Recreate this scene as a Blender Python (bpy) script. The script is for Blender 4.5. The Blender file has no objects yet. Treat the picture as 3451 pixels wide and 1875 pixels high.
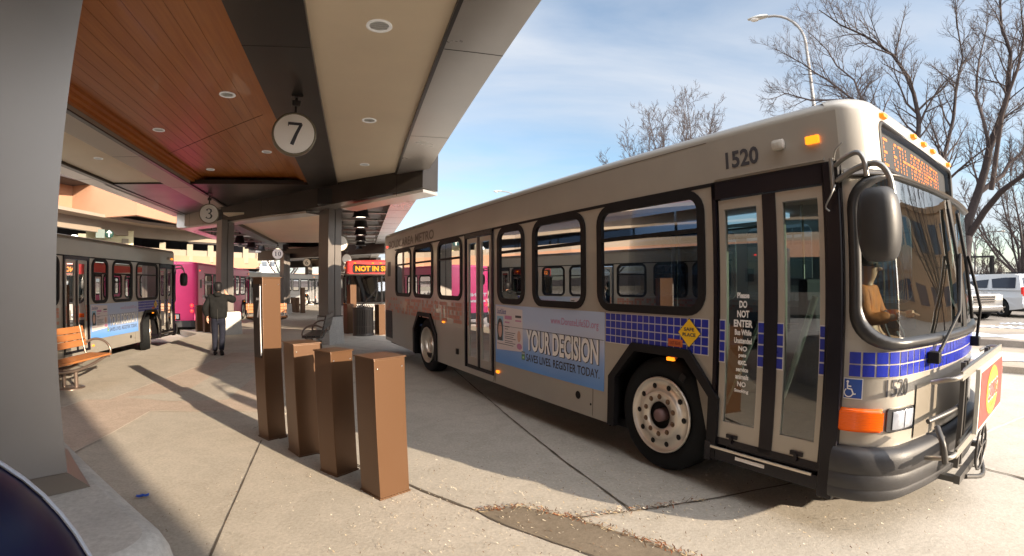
import bpy, bmesh, math, random
from mathutils import Vector, Matrix
from mathutils.geometry import tessellate_polygon
S = bpy.context.scene
COL = S.collection
R = math.radians
sin, cos, pi = math.sin, math.cos, math.pi

# ------------------------------------------------------------------ camera
cd_ = bpy.data.cameras.new('camera')
cam = bpy.data.objects.new('camera', cd_); COL.objects.link(cam); S.camera = cam
cd_.type = 'PANO'; cd_.panorama_type = 'FISHEYE_LENS_POLYNOMIAL'   # the photograph is a wide fisheye view
cd_.sensor_fit = 'HORIZONTAL'; cd_.sensor_width = 36.0; cd_.sensor_height = 36.0*1875/3451
cd_.fisheye_fov = pi
cd_.fisheye_polynomial_k0 = 0.0
cd_.fisheye_polynomial_k1 = -0.058932003
cd_.fisheye_polynomial_k2 = 8.479057e-05
cd_.fisheye_polynomial_k3 = 3.681119e-08
cd_.fisheye_polynomial_k4 = 7.065658e-07
cd_.clip_start = 0.02; cd_.clip_end = 3000
cam.rotation_euler = (Matrix.Rotation(0.01114286, 3, 'X') @ Matrix.Rotation(0.0044098, 3, 'Y') @ Matrix.Rotation(R(90), 3, 'X')).to_euler()
cam.location = (0, 0, 1.72)

# ------------------------------------------------------------------ sky, sun, exposure
SUN_AZ, SUN_EL = R(124.2), R(15.9)
w = bpy.data.worlds.new('World'); S.world = w; w.use_nodes = True
nt = w.node_tree; N = nt.nodes; L = nt.links
bg = N['Background']; bg.inputs[1].default_value = 0.115
sky = N.new('ShaderNodeTexSky'); sky.sky_type = 'NISHITA'; sky.sun_disc = False
sky.sun_elevation = SUN_EL; sky.sun_rotation = SUN_AZ; sky.air_density = 1.0; sky.dust_density = 0.6; sky.ozone_density = 2.2
tc = N.new('ShaderNodeTexCoord')
sep = N.new('ShaderNodeSeparateXYZ'); L.new(tc.outputs['Generated'], sep.inputs[0])
# project the view direction on a high flat layer so that the clouds shrink towards the horizon
mz = N.new('ShaderNodeMath'); mz.operation = 'MAXIMUM'; mz.inputs[1].default_value = 0.0; L.new(sep.outputs[2], mz.inputs[0])
az = N.new('ShaderNodeMath'); az.operation = 'ADD'; az.inputs[1].default_value = 0.22; L.new(mz.outputs[0], az.inputs[0])
dv = N.new('ShaderNodeVectorMath'); dv.operation = 'DIVIDE'; L.new(tc.outputs['Generated'], dv.inputs[0])
cb = N.new('ShaderNodeCombineXYZ')
for i in range(3): L.new(az.outputs[0], cb.inputs[i])
L.new(cb.outputs[0], dv.inputs[1])
mp = N.new('ShaderNodeMapping'); mp.inputs['Scale'].default_value = (0.55, 1.5, 0.3); mp.inputs['Rotation'].default_value = (0, 0, R(28)); mp.inputs['Location'].default_value = (0.3, 1.1, 0)
L.new(dv.outputs[0], mp.inputs[0])
nz = N.new('ShaderNodeTexNoise'); nz.inputs['Scale'].default_value = 1.15; nz.inputs['Detail'].default_value = 7; nz.inputs['Roughness'].default_value = 0.52; nz.inputs['Distortion'].default_value = 0.35
L.new(mp.outputs[0], nz.inputs[0])
cr = N.new('ShaderNodeValToRGB'); cr.color_ramp.elements[0].position = 0.34; cr.color_ramp.elements[1].position = 0.62
cr.color_ramp.elements[0].color = (.10, .10, .10, 1); cr.color_ramp.elements[1].color = (.92, .92, .92, 1)
L.new(nz.outputs[0], cr.inputs[0])
mx = N.new('ShaderNodeMixRGB'); L.new(cr.outputs[0], mx.inputs[0]); L.new(sky.outputs[0], mx.inputs[1])
sm_ = N.new('ShaderNodeMixRGB'); sm_.blend_type = 'MULTIPLY'; sm_.inputs[0].default_value = 1; sm_.inputs[2].default_value = (.80, .80, .76, 1); L.new(sky.outputs[0], sm_.inputs[1]); L.new(sm_.outputs[0], mx.inputs[1])
# unseen bright cloud added behind the camera as fill for the shaded sides
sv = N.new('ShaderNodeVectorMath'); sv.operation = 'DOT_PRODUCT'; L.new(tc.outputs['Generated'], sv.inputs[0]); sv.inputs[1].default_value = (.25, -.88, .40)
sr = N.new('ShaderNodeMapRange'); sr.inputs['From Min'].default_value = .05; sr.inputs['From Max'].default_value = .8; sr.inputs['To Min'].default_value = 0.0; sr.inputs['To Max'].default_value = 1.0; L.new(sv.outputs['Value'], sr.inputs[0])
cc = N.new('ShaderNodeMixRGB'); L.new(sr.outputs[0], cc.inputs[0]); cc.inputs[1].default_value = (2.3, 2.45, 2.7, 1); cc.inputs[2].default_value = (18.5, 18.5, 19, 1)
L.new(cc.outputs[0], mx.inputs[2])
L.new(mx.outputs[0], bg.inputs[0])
sd = bpy.data.lights.new('sun', 'SUN'); sun = bpy.data.objects.new('sun', sd); COL.objects.link(sun)
sd.energy = 3.9; sd.angle = R(0.53); sd.color = (1.0, 0.83, 0.63)
sun.rotation_euler = Vector((sin(SUN_AZ)*cos(SUN_EL), cos(SUN_AZ)*cos(SUN_EL), sin(SUN_EL))).to_track_quat('Z', 'Y').to_euler()
sun.location = (20, -20, 30)
S.view_settings.view_transform = 'Standard'; S.view_settings.look = 'None'
S.view_settings.exposure = 1.6; S.view_settings.gamma = 1.0
S.render.engine = 'CYCLES'
S.cycles.max_bounces = 7; S.cycles.diffuse_bounces = 4; S.cycles.glossy_bounces = 4; S.cycles.transparent_max_bounces = 12
S.cycles.caustics_reflective = False; S.cycles.caustics_refractive = False
S.cycles.use_denoising = True
S.cycles.sample_clamp_indirect = 6

# ------------------------------------------------------------------ materials
MT = {}
def mat(name, col, rough=0.6, metal=0.0, var=0.0, scale=3.0, bump=0.0, bscale=40.0, col2=None, emit=0.0, coat=0.0, spec=0.5, stretch=None):
    if name in MT: return MT[name]
    m = bpy.data.materials.new(name); m.use_nodes = True; MT[name] = m
    t = m.node_tree; b = t.nodes['Principled BSDF']
    b.inputs['Base Color'].default_value = (*col, 1); b.inputs['Roughness'].default_value = rough; b.inputs['Metallic'].default_value = metal
    b.inputs['Coat Weight'].default_value = coat; b.inputs['Coat Roughness'].default_value = 0.08; b.inputs['Specular IOR Level'].default_value = spec
    if emit: b.inputs['Emission Color'].default_value = (*col, 1); b.inputs['Emission Strength'].default_value = emit
    tcn = t.nodes.new('ShaderNodeTexCoord'); src = tcn.outputs['Object']
    if stretch:
        mpn = t.nodes.new('ShaderNodeMapping'); mpn.inputs['Scale'].default_value = stretch; t.links.new(src, mpn.inputs[0]); src = mpn.outputs[0]
    if var or col2:
        n = t.nodes.new('ShaderNodeTexNoise'); n.inputs['Scale'].default_value = scale; n.inputs['Detail'].default_value = 6; n.inputs['Roughness'].default_value = .62
        t.links.new(src, n.inputs[0])
        rp = t.nodes.new('ShaderNodeValToRGB'); rp.color_ramp.elements[0].position = .33; rp.color_ramp.elements[1].position = .68
        c2 = col2 or tuple(min(1, c*(1+var)) for c in col); c1 = col if col2 else tuple(c*(1-var) for c in col)
        rp.color_ramp.elements[0].color = (*c1, 1); rp.color_ramp.elements[1].color = (*c2, 1)
        t.links.new(n.outputs[0], rp.inputs[0]); t.links.new(rp.outputs[0], b.inputs['Base Color'])
        rr = t.nodes.new('ShaderNodeMapRange'); rr.inputs['To Min'].default_value = max(0.02, rough-.09); rr.inputs['To Max'].default_value = min(1, rough+.09)
        t.links.new(n.outputs[0], rr.inputs[0]); t.links.new(rr.outputs[0], b.inputs['Roughness'])
    if bump:
        n2 = t.nodes.new('ShaderNodeTexNoise'); n2.inputs['Scale'].default_value = bscale; n2.inputs['Detail'].default_value = 5
        t.links.new(src, n2.inputs[0])
        bp = t.nodes.new('ShaderNodeBump'); bp.inputs['Strength'].default_value = bump; bp.inputs['Distance'].default_value = .02
        t.links.new(n2.outputs[0], bp.inputs['Height']); t.links.new(bp.outputs[0], b.inputs['Normal'])
    return m
def glass(name, tint, refl=0.12, trans=0.6, rough=0.01, fmax=.75):
    if name in MT: return MT[name]
    m = bpy.data.materials.new(name); m.use_nodes = True; MT[name] = m; t = m.node_tree; t.nodes.clear()
    o = t.nodes.new('ShaderNodeOutputMaterial'); tr = t.nodes.new('ShaderNodeBsdfTransparent'); tr.inputs[0].default_value = (*[c*trans for c in tint], 1)
    g = t.nodes.new('ShaderNodeBsdfGlossy'); g.inputs['Roughness'].default_value = rough; g.inputs[0].default_value = (1, 1, 1, 1)
    fr = t.nodes.new('ShaderNodeLayerWeight'); fr.inputs[0].default_value = 0.28
    mr = t.nodes.new('ShaderNodeMapRange'); mr.inputs['To Min'].default_value = refl; mr.inputs['To Max'].default_value = fmax
    t.links.new(fr.outputs['Fresnel'], mr.inputs[0])
    mxs = t.nodes.new('ShaderNodeMixShader'); t.links.new(mr.outputs[0], mxs.inputs[0]); t.links.new(tr.outputs[0], mxs.inputs[1]); t.links.new(g.outputs[0], mxs.inputs[2])
    t.links.new(mxs.outputs[0], o.inputs[0]); return m

# ------------------------------------------------------------------ mesh builder
def cr(pts, n=5):
    """smooth path through points"""
    P = [Vector(p) for p in pts]; P = [P[0]*2-P[1]]+P+[P[-1]*2-P[-2]]; o = []
    for i in range(1, len(P)-2):
        for k in range(n):
            t = k/n; a, b, c, d = P[i-1], P[i], P[i+1], P[i+2]
            o.append(.5*((2*b)+(c-a)*t+(2*a-5*b+4*c-d)*t*t+(3*b-a-3*c+d)*t**3))
    o.append(P[-2]); return o
class MB:
    def __init__(s): s.v = []; s.f = []; s.m = []; s.sm = []
    def add(s, vs, fs, mi=0, smooth=False):
        o = len(s.v); s.v += [tuple(v) for v in vs]
        for f in fs: s.f.append(tuple(i+o for i in f)); s.m.append(mi); s.sm.append(smooth)
        return s
    def box(s, x0, x1, y0, y1, z0, z1, mi=0, M=None, bev=0.0):
        if bev > 0:
            bm = bmesh.new(); bmesh.ops.create_cube(bm, size=1)
            for v in bm.verts: v.co = Vector(((x0+x1)/2+v.co.x*(x1-x0), (y0+y1)/2+v.co.y*(y1-y0), (z0+z1)/2+v.co.z*(z1-z0)))
            bmesh.ops.bevel(bm, geom=list(bm.edges), offset=bev, segments=2, affect='EDGES', profile=.6)
            vs = [v.co.copy() for v in bm.verts]; bm.verts.index_update(); fs = [[v.index for v in f.verts] for f in bm.faces]; bm.free()
            if M: vs = [M @ v for v in vs]
            return s.add(vs, fs, mi)
        vs = [Vector((x, y, z)) for x in (x0, x1) for y in (y0, y1) for z in (z0, z1)]
        if M: vs = [M @ v for v in vs]
        return s.add(vs, [(0,1,3,2),(4,6,7,5),(0,4,5,1),(2,3,7,6),(0,2,6,4),(1,5,7,3)], mi)
    def prism(s, poly, z0, z1, mi=0, f=None):
        """extrude a 2-D polygon from z0 to z1; f maps (x, y, z) to a point"""
        f = f or (lambda x, y, z: (x, y, z)); n = len(poly)
        vs = [f(x, y, z0) for x, y in poly]+[f(x, y, z1) for x, y in poly]
        tri = tessellate_polygon([[Vector((x, y, 0)) for x, y in poly]])
        fs = [t for t in tri]+[tuple(i+n for i in t) for t in tri]+[(i, (i+1) % n, n+(i+1) % n, n+i) for i in range(n)]
        return s.add(vs, fs, mi)
    def holes(s, outer, hs, f, mi=0):
        """flat polygon with holes, f maps (x, y) to a point"""
        loops = [[Vector((x, y, 0)) for x, y in l] for l in [outer]+hs]
        tri = tessellate_polygon(loops); vs = [f(p.x, p.y) for l in loops for p in l]
        return s.add(vs, tri, mi)
    def grid(s, rows, mi=0, smooth=True, closed=False):
        n = len(rows[0]); vs = [p for r in rows for p in r]; fs = []
        for i in range(len(rows)-1):
            for j in range(n if closed else n-1):
                k = (j+1) % n; fs.append((i*n+j, i*n+k, (i+1)*n+k, (i+1)*n+j))
        return s.add(vs, fs, mi, smooth)
    def tube(s, pts, r, n=8, mi=0, cap=True, smooth=True):
        pts = [Vector(p) for p in pts]; rs = r if isinstance(r, (list, tuple)) else [r]*len(pts)
        rows = []; prev = None
        for i, p in enumerate(pts):
            d = (pts[min(i+1, len(pts)-1)]-pts[max(i-1, 0)]).normalized()
            if prev is None:
                a = Vector((0, 0, 1)) if abs(d.z) < .9 else Vector((1, 0, 0)); x = d.cross(a).normalized()
            else: x = (prev-d*prev.dot(d)).normalized()
            prev = x; y = d.cross(x)
            rows.append([p+(x*cos(2*pi*k/n)+y*sin(2*pi*k/n))*rs[i] for k in range(n)])
        s.grid(rows, mi, smooth, True)
        if cap: s.add(rows[0], [tuple(range(n))], mi); s.add(rows[-1], [tuple(range(n))], mi)
        return s
    def lathe(s, prof, n=24, mi=0, M=None, smooth=True, axis='z'):
        rows = []
        for r, z in prof:
            row = []
            for k in range(n):
                a = 2*pi*k/n; p = Vector((r*cos(a), r*sin(a), z))
                if axis == 'x': p = Vector((p.z, p.x, p.y))
                if axis == 'y': p = Vector((p.x, p.z, p.y))
                row.append(M @ p if M else p)
            rows.append(row)
        return s.grid(rows, mi, smooth, True)
    def build(s, name, mats, parent=None, loc=None, rotz=None):
        me = bpy.data.meshes.new(name); me.from_pydata(s.v, [], s.f)
        for m in (mats if isinstance(mats, (list, tuple)) else [mats]): me.materials.append(m)
        me.polygons.foreach_set('material_index', s.m); me.polygons.foreach_set('use_smooth', s.sm); me.update()
        o = bpy.data.objects.new(name, me); COL.objects.link(o)
        if parent: o.parent = parent
        if loc: o.location = loc
        if rotz is not None: o.rotation_euler = (0, 0, rotz)
        return o
def tag(o, label=None, cat=None, group=None, kind=None):
    if label: o['label'] = label
    if cat: o['category'] = cat
    if group: o['group'] = group
    if kind: o['kind'] = kind
    return o
def thing(name, label, cat, loc=(0, 0, 0), rotz=0.0, group=None):
    o = bpy.data.objects.new(name, None); COL.objects.link(o); o.location = loc; o.rotation_euler = (0, 0, rotz); o.empty_display_size = .3
    return tag(o, label, cat, group)
def dup(o, parent=None):
    c = o.copy(); COL.objects.link(c); c.parent = parent
    for ch in list(o.children): dup(ch, c)
    return c
def rrect(x0, x1, y0, y1, r, n=6):
    r = min(r, (x1-x0)/2-1e-4, (y1-y0)/2-1e-4); o = []
    for cx, cy, a0 in ((x1-r, y1-r, 0), (x0+r, y1-r, 90), (x0+r, y0+r, 180), (x1-r, y0+r, 270)):
        for k in range(n+1): a = R(a0+90*k/n); o.append((cx+r*cos(a), cy+r*sin(a)))
    return o
_tx = {}
def textmesh(body, bold=0.0):
    if (body, bold) in _tx: return _tx[(body, bold)]
    c = bpy.data.curves.new('t', 'FONT'); c.body = body; c.size = 1; c.offset = bold; c.resolution_u = 3
    o = bpy.data.objects.new('t', c); COL.objects.link(o)
    dg = bpy.context.evaluated_depsgraph_get(); dg.update(); me = bpy.data.meshes.new_from_object(o.evaluated_get(dg))
    v = [tuple(p.co) for p in me.vertices]; f = [tuple(p.vertices) for p in me.polygons]
    bpy.data.objects.remove(o); bpy.data.meshes.remove(me); bpy.data.curves.remove(c)
    x0 = min(p[0] for p in v); x1 = max(p[0] for p in v); y0 = min(p[1] for p in v); y1 = max(p[1] for p in v)
    v = [((p[0]-x0)/(x1-x0), (p[1]-y0)/(y1-y0)) for p in v]; _tx[(body, bold)] = (v, f); return v, f
def text(mb, body, f, x, y, wd, ht, mi=0, bold=0.0, slant=0.0):
    """lettering fitted in a box; f maps (u, v) to a point"""
    v, fs = textmesh(body, bold)
    mb.add([f(x+a*wd+slant*b*ht, y+b*ht) for a, b in v], fs, mi)
def ribbon(mb, pts, f, mi=0):
    """a pen stroke: list of (x, y, width)"""
    n = len(pts); a = []; b = []
    for i, (x, y, wd) in enumerate(pts):
        x0, y0, _ = pts[max(i-1, 0)]; x1, y1, _ = pts[min(i+1, n-1)]; d = Vector((x1-x0, y1-y0)).normalized()
        a.append(f(x-d.y*wd/2, y+d.x*wd/2)); b.append(f(x+d.y*wd/2, y-d.x*wd/2))
    mb.add(a+b, [(i, i+1, n+i+1, n+i) for i in range(n-1)], mi)

CYAW = 0.31118            # the canopy's frame: local x = across (to the right), local y = along it, away from the camera
def AB(a, b, z=0.0): return Vector((b*cos(CYAW)-a*sin(CYAW), b*sin(CYAW)+a*cos(CYAW), z))
def smooth(x, a, b):
    t = max(0, min(1, (x-a)/(b-a))); return t*t*(3-2*t)
def hground(a, b):
    zr = -0.33*smooth(a, 13.5, 19); zl = -0.17-0.16*smooth(a, 15, 22)
    k = smooth(b, -5.6, -2.5)
    return zl*(1-k)+zr*k
def hisl(a): return -0.22*smooth(a, 17.5, 23)
# ------------------------------------------------------------------ palette
TAUPE = mat('bus_paint', (.40, .368, .318), .38, .40, .05, 1.2, coat=.35)
BLK = mat('black_rubber', (.009, .008, .009), .55, 0, .2, 8, spec=.25)
BLKG = mat('black_gloss', (.010, .008, .012), .25, 0, spec=.3)
DGREY = mat('bumper_plastic', (.032, .031, .033), .5, 0, .15, 6, bump=.05, bscale=90)
CHROME = mat('polished_metal', (.72, .70, .68), .18, 1.0)
ALU = mat('brushed_aluminium', (.66, .60, .52), .33, .7)
WGLASS = glass('window_glass', (.45, .55, .70), .11, .16)
SGLASS = glass('windshield_glass', (.75, .90, .86), .15, .72)
DGLASS = glass('door_glass', (.50, .66, .62), .12, .5)
AMBER = mat('amber_lens', (.90, .13, .004), .15, 0)
AMBLIT = mat('amber_lit', (1.0, .24, .01), .3, 0, emit=.7)
REDLIT = mat('red_lit', (1.0, .03, .02), .3, 0, emit=1.6)
LED = mat('led_amber', (1.0, .22, .008), .4, 0, emit=.75)
BLUET = mat('blue_tile', (.010, .022, .30), .3, 0, .25, 5, coat=.15)
GROUT = mat('tile_grout_line', (.60, .58, .56), .4)
REDT = mat('red_tile', (.46, .20, .14), .4, 0, .25, 3)
NUM = mat('vinyl_dark', (.05, .048, .055), .45)
WHITE = mat('white_vinyl', (.78, .76, .74), .4)
TYRE = mat('tyre_rubber', (.010, .011, .012), .8, 0, .25, 7, spec=.2, bump=.1, bscale=60)
DARKIN = mat('interior_dark', (.035, .038, .05), .7, 0, .2, 4)
INGREY = mat('interior_grey', (.22, .23, .26), .6)
SEATBL = mat('seat_blue', (.05, .08, .18), .8, 0, .3, 30)
INWH = mat('interior_ceiling', (.55, .55, .53), .6)
YEL = mat('grab_rail', (.70, .72, .66), .25, .8)
ADMAT = None
def admaterial():
    global ADMAT
    m = bpy.data.materials.new('advert_print'); m.use_nodes = True; t = m.node_tree; b = t.nodes['Principled BSDF']; b.inputs['Roughness'].default_value = .35
    tcn = t.nodes.new('ShaderNodeTexCoord'); sp = t.nodes.new('ShaderNodeSeparateXYZ'); t.links.new(tcn.outputs['Object'], sp.inputs[0])
    mr = t.nodes.new('ShaderNodeMapRange'); mr.inputs['From Min'].default_value = .61; mr.inputs['From Max'].default_value = 1.42; t.links.new(sp.outputs[2], mr.inputs[0])
    n = t.nodes.new('ShaderNodeTexNoise'); n.inputs['Scale'].default_value = .9; t.links.new(tcn.outputs['Object'], n.inputs[0])
    ad = t.nodes.new('ShaderNodeMath'); ad.operation = 'MULTIPLY_ADD'; ad.inputs[1].default_value = .35; t.links.new(n.outputs[0], ad.inputs[0]); t.links.new(mr.outputs[0], ad.inputs[2])
    rp = t.nodes.new('ShaderNodeValToRGB'); e = rp.color_ramp.elements
    e[0].position = .22; e[0].color = (.12, .30, .68, 1); e[1].position = 1.05; e[1].color = (.42, .50, .68, 1)
    x = e.new(.5); x.color = (.22, .36, .66, 1); x = e.new(.8); x.color = (.50, .53, .66, 1)
    t.links.new(ad.outputs[0], rp.inputs[0]); t.links.new(rp.outputs[0], b.inputs['Base Color']); ADMAT = m; return m
admaterial()
W_ = 2.78
# dot matrix letters, 5 x 7
DOT = {'E': '1111110000100001111010000100001 1111'.replace(' ', ''), '6': '01110100001000011110100011000101110', 'T': '11111001000010000100001000010000100',
 'H': '10001100011000111111100011000110001', '-': '00000000000000011111000000000000000', 'A': '01110100011000111111100011000110001', 'R': '11110100011000111110101001001010001',
 'O': '01110100011000110001100011000101110', 'W': '10001100011000110101101011010101010', 'D': '11110100011000110001100011000111110', 'N': '10001110011010110011100011000110001',
 'I': '01110001000010000100001000010001110', 'S': '01111100001000001110000010000111110', 'V': '10001100011000110001100010101000100', 'C': '01111100001000010000100001000001111', ' ': '0'*35}
def led_text(mb, s, f, x, y, wd, ht, mi=0, d=.8):
    cols = len(s)*6-1; cw = wd/cols; ch = ht/7
    for i, c in enumerate(s):
        b = DOT[c]
        for r in range(7):
            for k in range(5):
                if b[r*5+k] == '1':
                    x0 = x+(i*6+k)*cw; y0 = y+(6-r)*ch
                    mb.add([f(x0, y0), f(x0+cw*d, y0), f(x0+cw*d, y0+ch*d), f(x0, y0+ch*d)], [(0, 1, 2, 3)], mi)

# ------------------------------------------------------------------ the bus
# local frame: x = t (from the door side inwards), y = s (rearwards from the front axle), z = up
SF, CR = 1.66, .25
def fbow(z): return .03+.19*(1-smooth(z, 2.385, 2.44))*(.42+.58*(1-smooth(z, 1.2, 2.5)))
def front(u, z, off=0.0):
    """point of the front skin: u runs round the nose from the door side"""
    ar = CR*pi/2; s0 = SF-.07*smooth(z, 2.385, 2.44); mid = W_-2*CR; bw = fbow(z)
    def raw(u):
        if u < 0: return 0.0, -(s0+u)
        if u < ar: a = u/CR; t = CR*(1-cos(a)); s = -(s0+CR*sin(a))
        elif u < ar+mid: t = CR+u-ar; s = -(s0+CR)
        elif u < 2*ar+mid: a = (u-ar-mid)/CR; t = W_-CR+CR*sin(a); s = -(s0+CR*cos(a))
        else: return W_, -(s0-(u-2*ar-mid))
        return t, s-bw*(1-((t-W_/2)/(W_/2))**2)
    t, s = raw(u)
    if off:
        t1, s1 = raw(u+.01); t0, s0_ = raw(u-.01); d = Vector((t1-t0, s1-s0_)).normalized(); t += d.y*off; s -= d.x*off
    if z > 2.86:                                   # roll over into the roof
        k = min(1, (z-2.86)/.09); inset = .085*(1-math.sqrt(max(0, 1-k*k)))
        c = Vector((W_/2-t, 0.4-s)); l = c.length; t += c.x/l*inset; s += c.y/l*inset*1.0
    return Vector((t, s, z))
UTOT = CR*pi+W_-2*CR
UC = UTOT/2
def strip(mb, zs, ul, ur, nu, off=0.0, mi=0):
    """surface patch of the front skin between ul(z) and ur(z)"""
    mb.grid([[front(ul(z)+(ur(z)-ul(z))*k/nu, z, off) for k in range(nu+1)] for z in zs], mi, True)
def rr_side(z, z0, z1, x, r, sgn):
    """edge of a rounded rectangle at height z"""
    d = 0
    if z < z0+r: q = (z0+r-z)/r; d = r*(1-math.sqrt(max(0, 1-q*q)))
    if z > z1-r: q = (z-z1+r)/r; d = r*(1-math.sqrt(max(0, 1-q*q)))
    return x+sgn*d
def zlist(z0, z1, r, n=14):
    o = set([z0, z1])
    for k in range(9): a = k/8*pi/2; o.add(z0+r*(1-sin(a))); o.add(z1-r*(1-sin(a)))
    for k in range(n+1): o.add(z0+(z1-z0)*k/n)
    return sorted(o)
def wheel(parent, t, s, rear=False, steer=0.0, sign=1, rimm=None):
    """wheel > tyre, rim, hub; sign 1: outer face towards -x"""
    w = thing('wheel', None, None, (t, s, .525)); w.parent = parent
    if steer: w.rotation_euler = (0, 0, steer)
    q = -1 if sign == 1 else 1
    M = Matrix.Scale(q, 4, (1, 0, 0))
    tm = MB(); prof = [(.345, .02), (.40, .0), (.47, .0), (.505, .02), (.525, .055), (.525, .25), (.505, .285), (.40, .30), (.33, .29)]
    tm.lathe([(r, -x+.0) for r, x in prof], 48, 0, M, axis='x')
    for k in range(3): tm.lathe([(.527, -.09-.065*k), (.518, -.095-.065*k), (.518, -.105-.065*k), (.527, -.11-.065*k)], 48, 0, M, axis='x')
    ty = tm.build('tyre', TYRE, w)
    rm = MB()
    if not rear:   # convex polished disc with ten hand holes and a raised nut ring
        pr = [(.352, .0), (.350, .016), (.340, .020), (.333, .014), (.325, .002), (.30, -.006), (.24, .0), (.228, .016), (.215, .022), (.13, .022), (.125, .0)]
        rm.lathe([(r, x) for r, x in pr], 48, 0, M, axis='x')
        for k in range(10):
            a = 2*pi*k/10; c = Vector((-.030*-q*-1, .282*cos(a), .282*sin(a)))
            X = q*(.0005)
            rm.add([(X, .272*cos(a)+.026*cos(b), .272*sin(a)+.026*sin(b)) for b in [2*pi*j/12 for j in range(12)]], [tuple(range(12))], 1)
            a += .3; X = q*.0235
            rm.add([(X, .172*cos(a)+.025*cos(b), .172*sin(a)+.025*sin(b)) for b in [2*pi*j/12 for j in range(12)]], [tuple(range(12))], 2)
            rm.lathe([(.016, .023), (.016, .036), (.0, .038)], 6, 2, Matrix.Translation((0, .172*cos(a), .172*sin(a))) @ M, axis='x', smooth=False)
        rm.build('rim', [rimm or ALU, BLK, mat('wheel_nut_brown', (.17, .10, .06), .5, .5)], w)  # nuts and their seats are brown metal
        hb = MB(); hb.lathe([(.125, -.01), (.12, -.05), (.0, -.05)], 24, 0, M, axis='x'); hb.lathe([(.062, -.05), (.058, .035), (.03, .05), (0, .05)], 20, 1, M, axis='x')
        hb.build('hub', [BLK, mat('hub_dust', (.16, .09, .085), .6)], w)
    else:
        pr = [(.350, .005), (.345, .018), (.335, .018), (.325, -.02), (.30, -.10), (.22, -.14), (.21, -.13), (.12, -.13), (.11, -.06), (0, -.05)]
        rm.lathe([(r, x) for r, x in pr], 48, 0, M, axis='x')
        for k in range(10):
            a = 2*pi*k/10; X = q*(-.12)
            rm.lathe([(.018, -.13), (.018, -.10), (.0, -.10)], 6, 0, Matrix.Translation((0, .165*cos(a), .165*sin(a))) @ M, axis='x', smooth=False)
        rm.build('rim', [rimm or ALU], w)
    return w
WINS = [(-.50, .86, 'big'), (1.05, 2.09, 'mid'), (2.28, 3.00, 'mid'), (4.20, 5.28, 'mid'), (5.52, 6.66, 'mid'), (6.80, 7.96, 'mid')]
WZ0, WZ1 = 1.44, 2.49
def arch(c, w2=.66):
    return [(c-w2, .27), (c-w2, .80), (c-w2*.52, 1.16), (c+w2*.52, 1.16), (c+w2, .80), (c+w2, .27)]
RAX = 5.98
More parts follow.
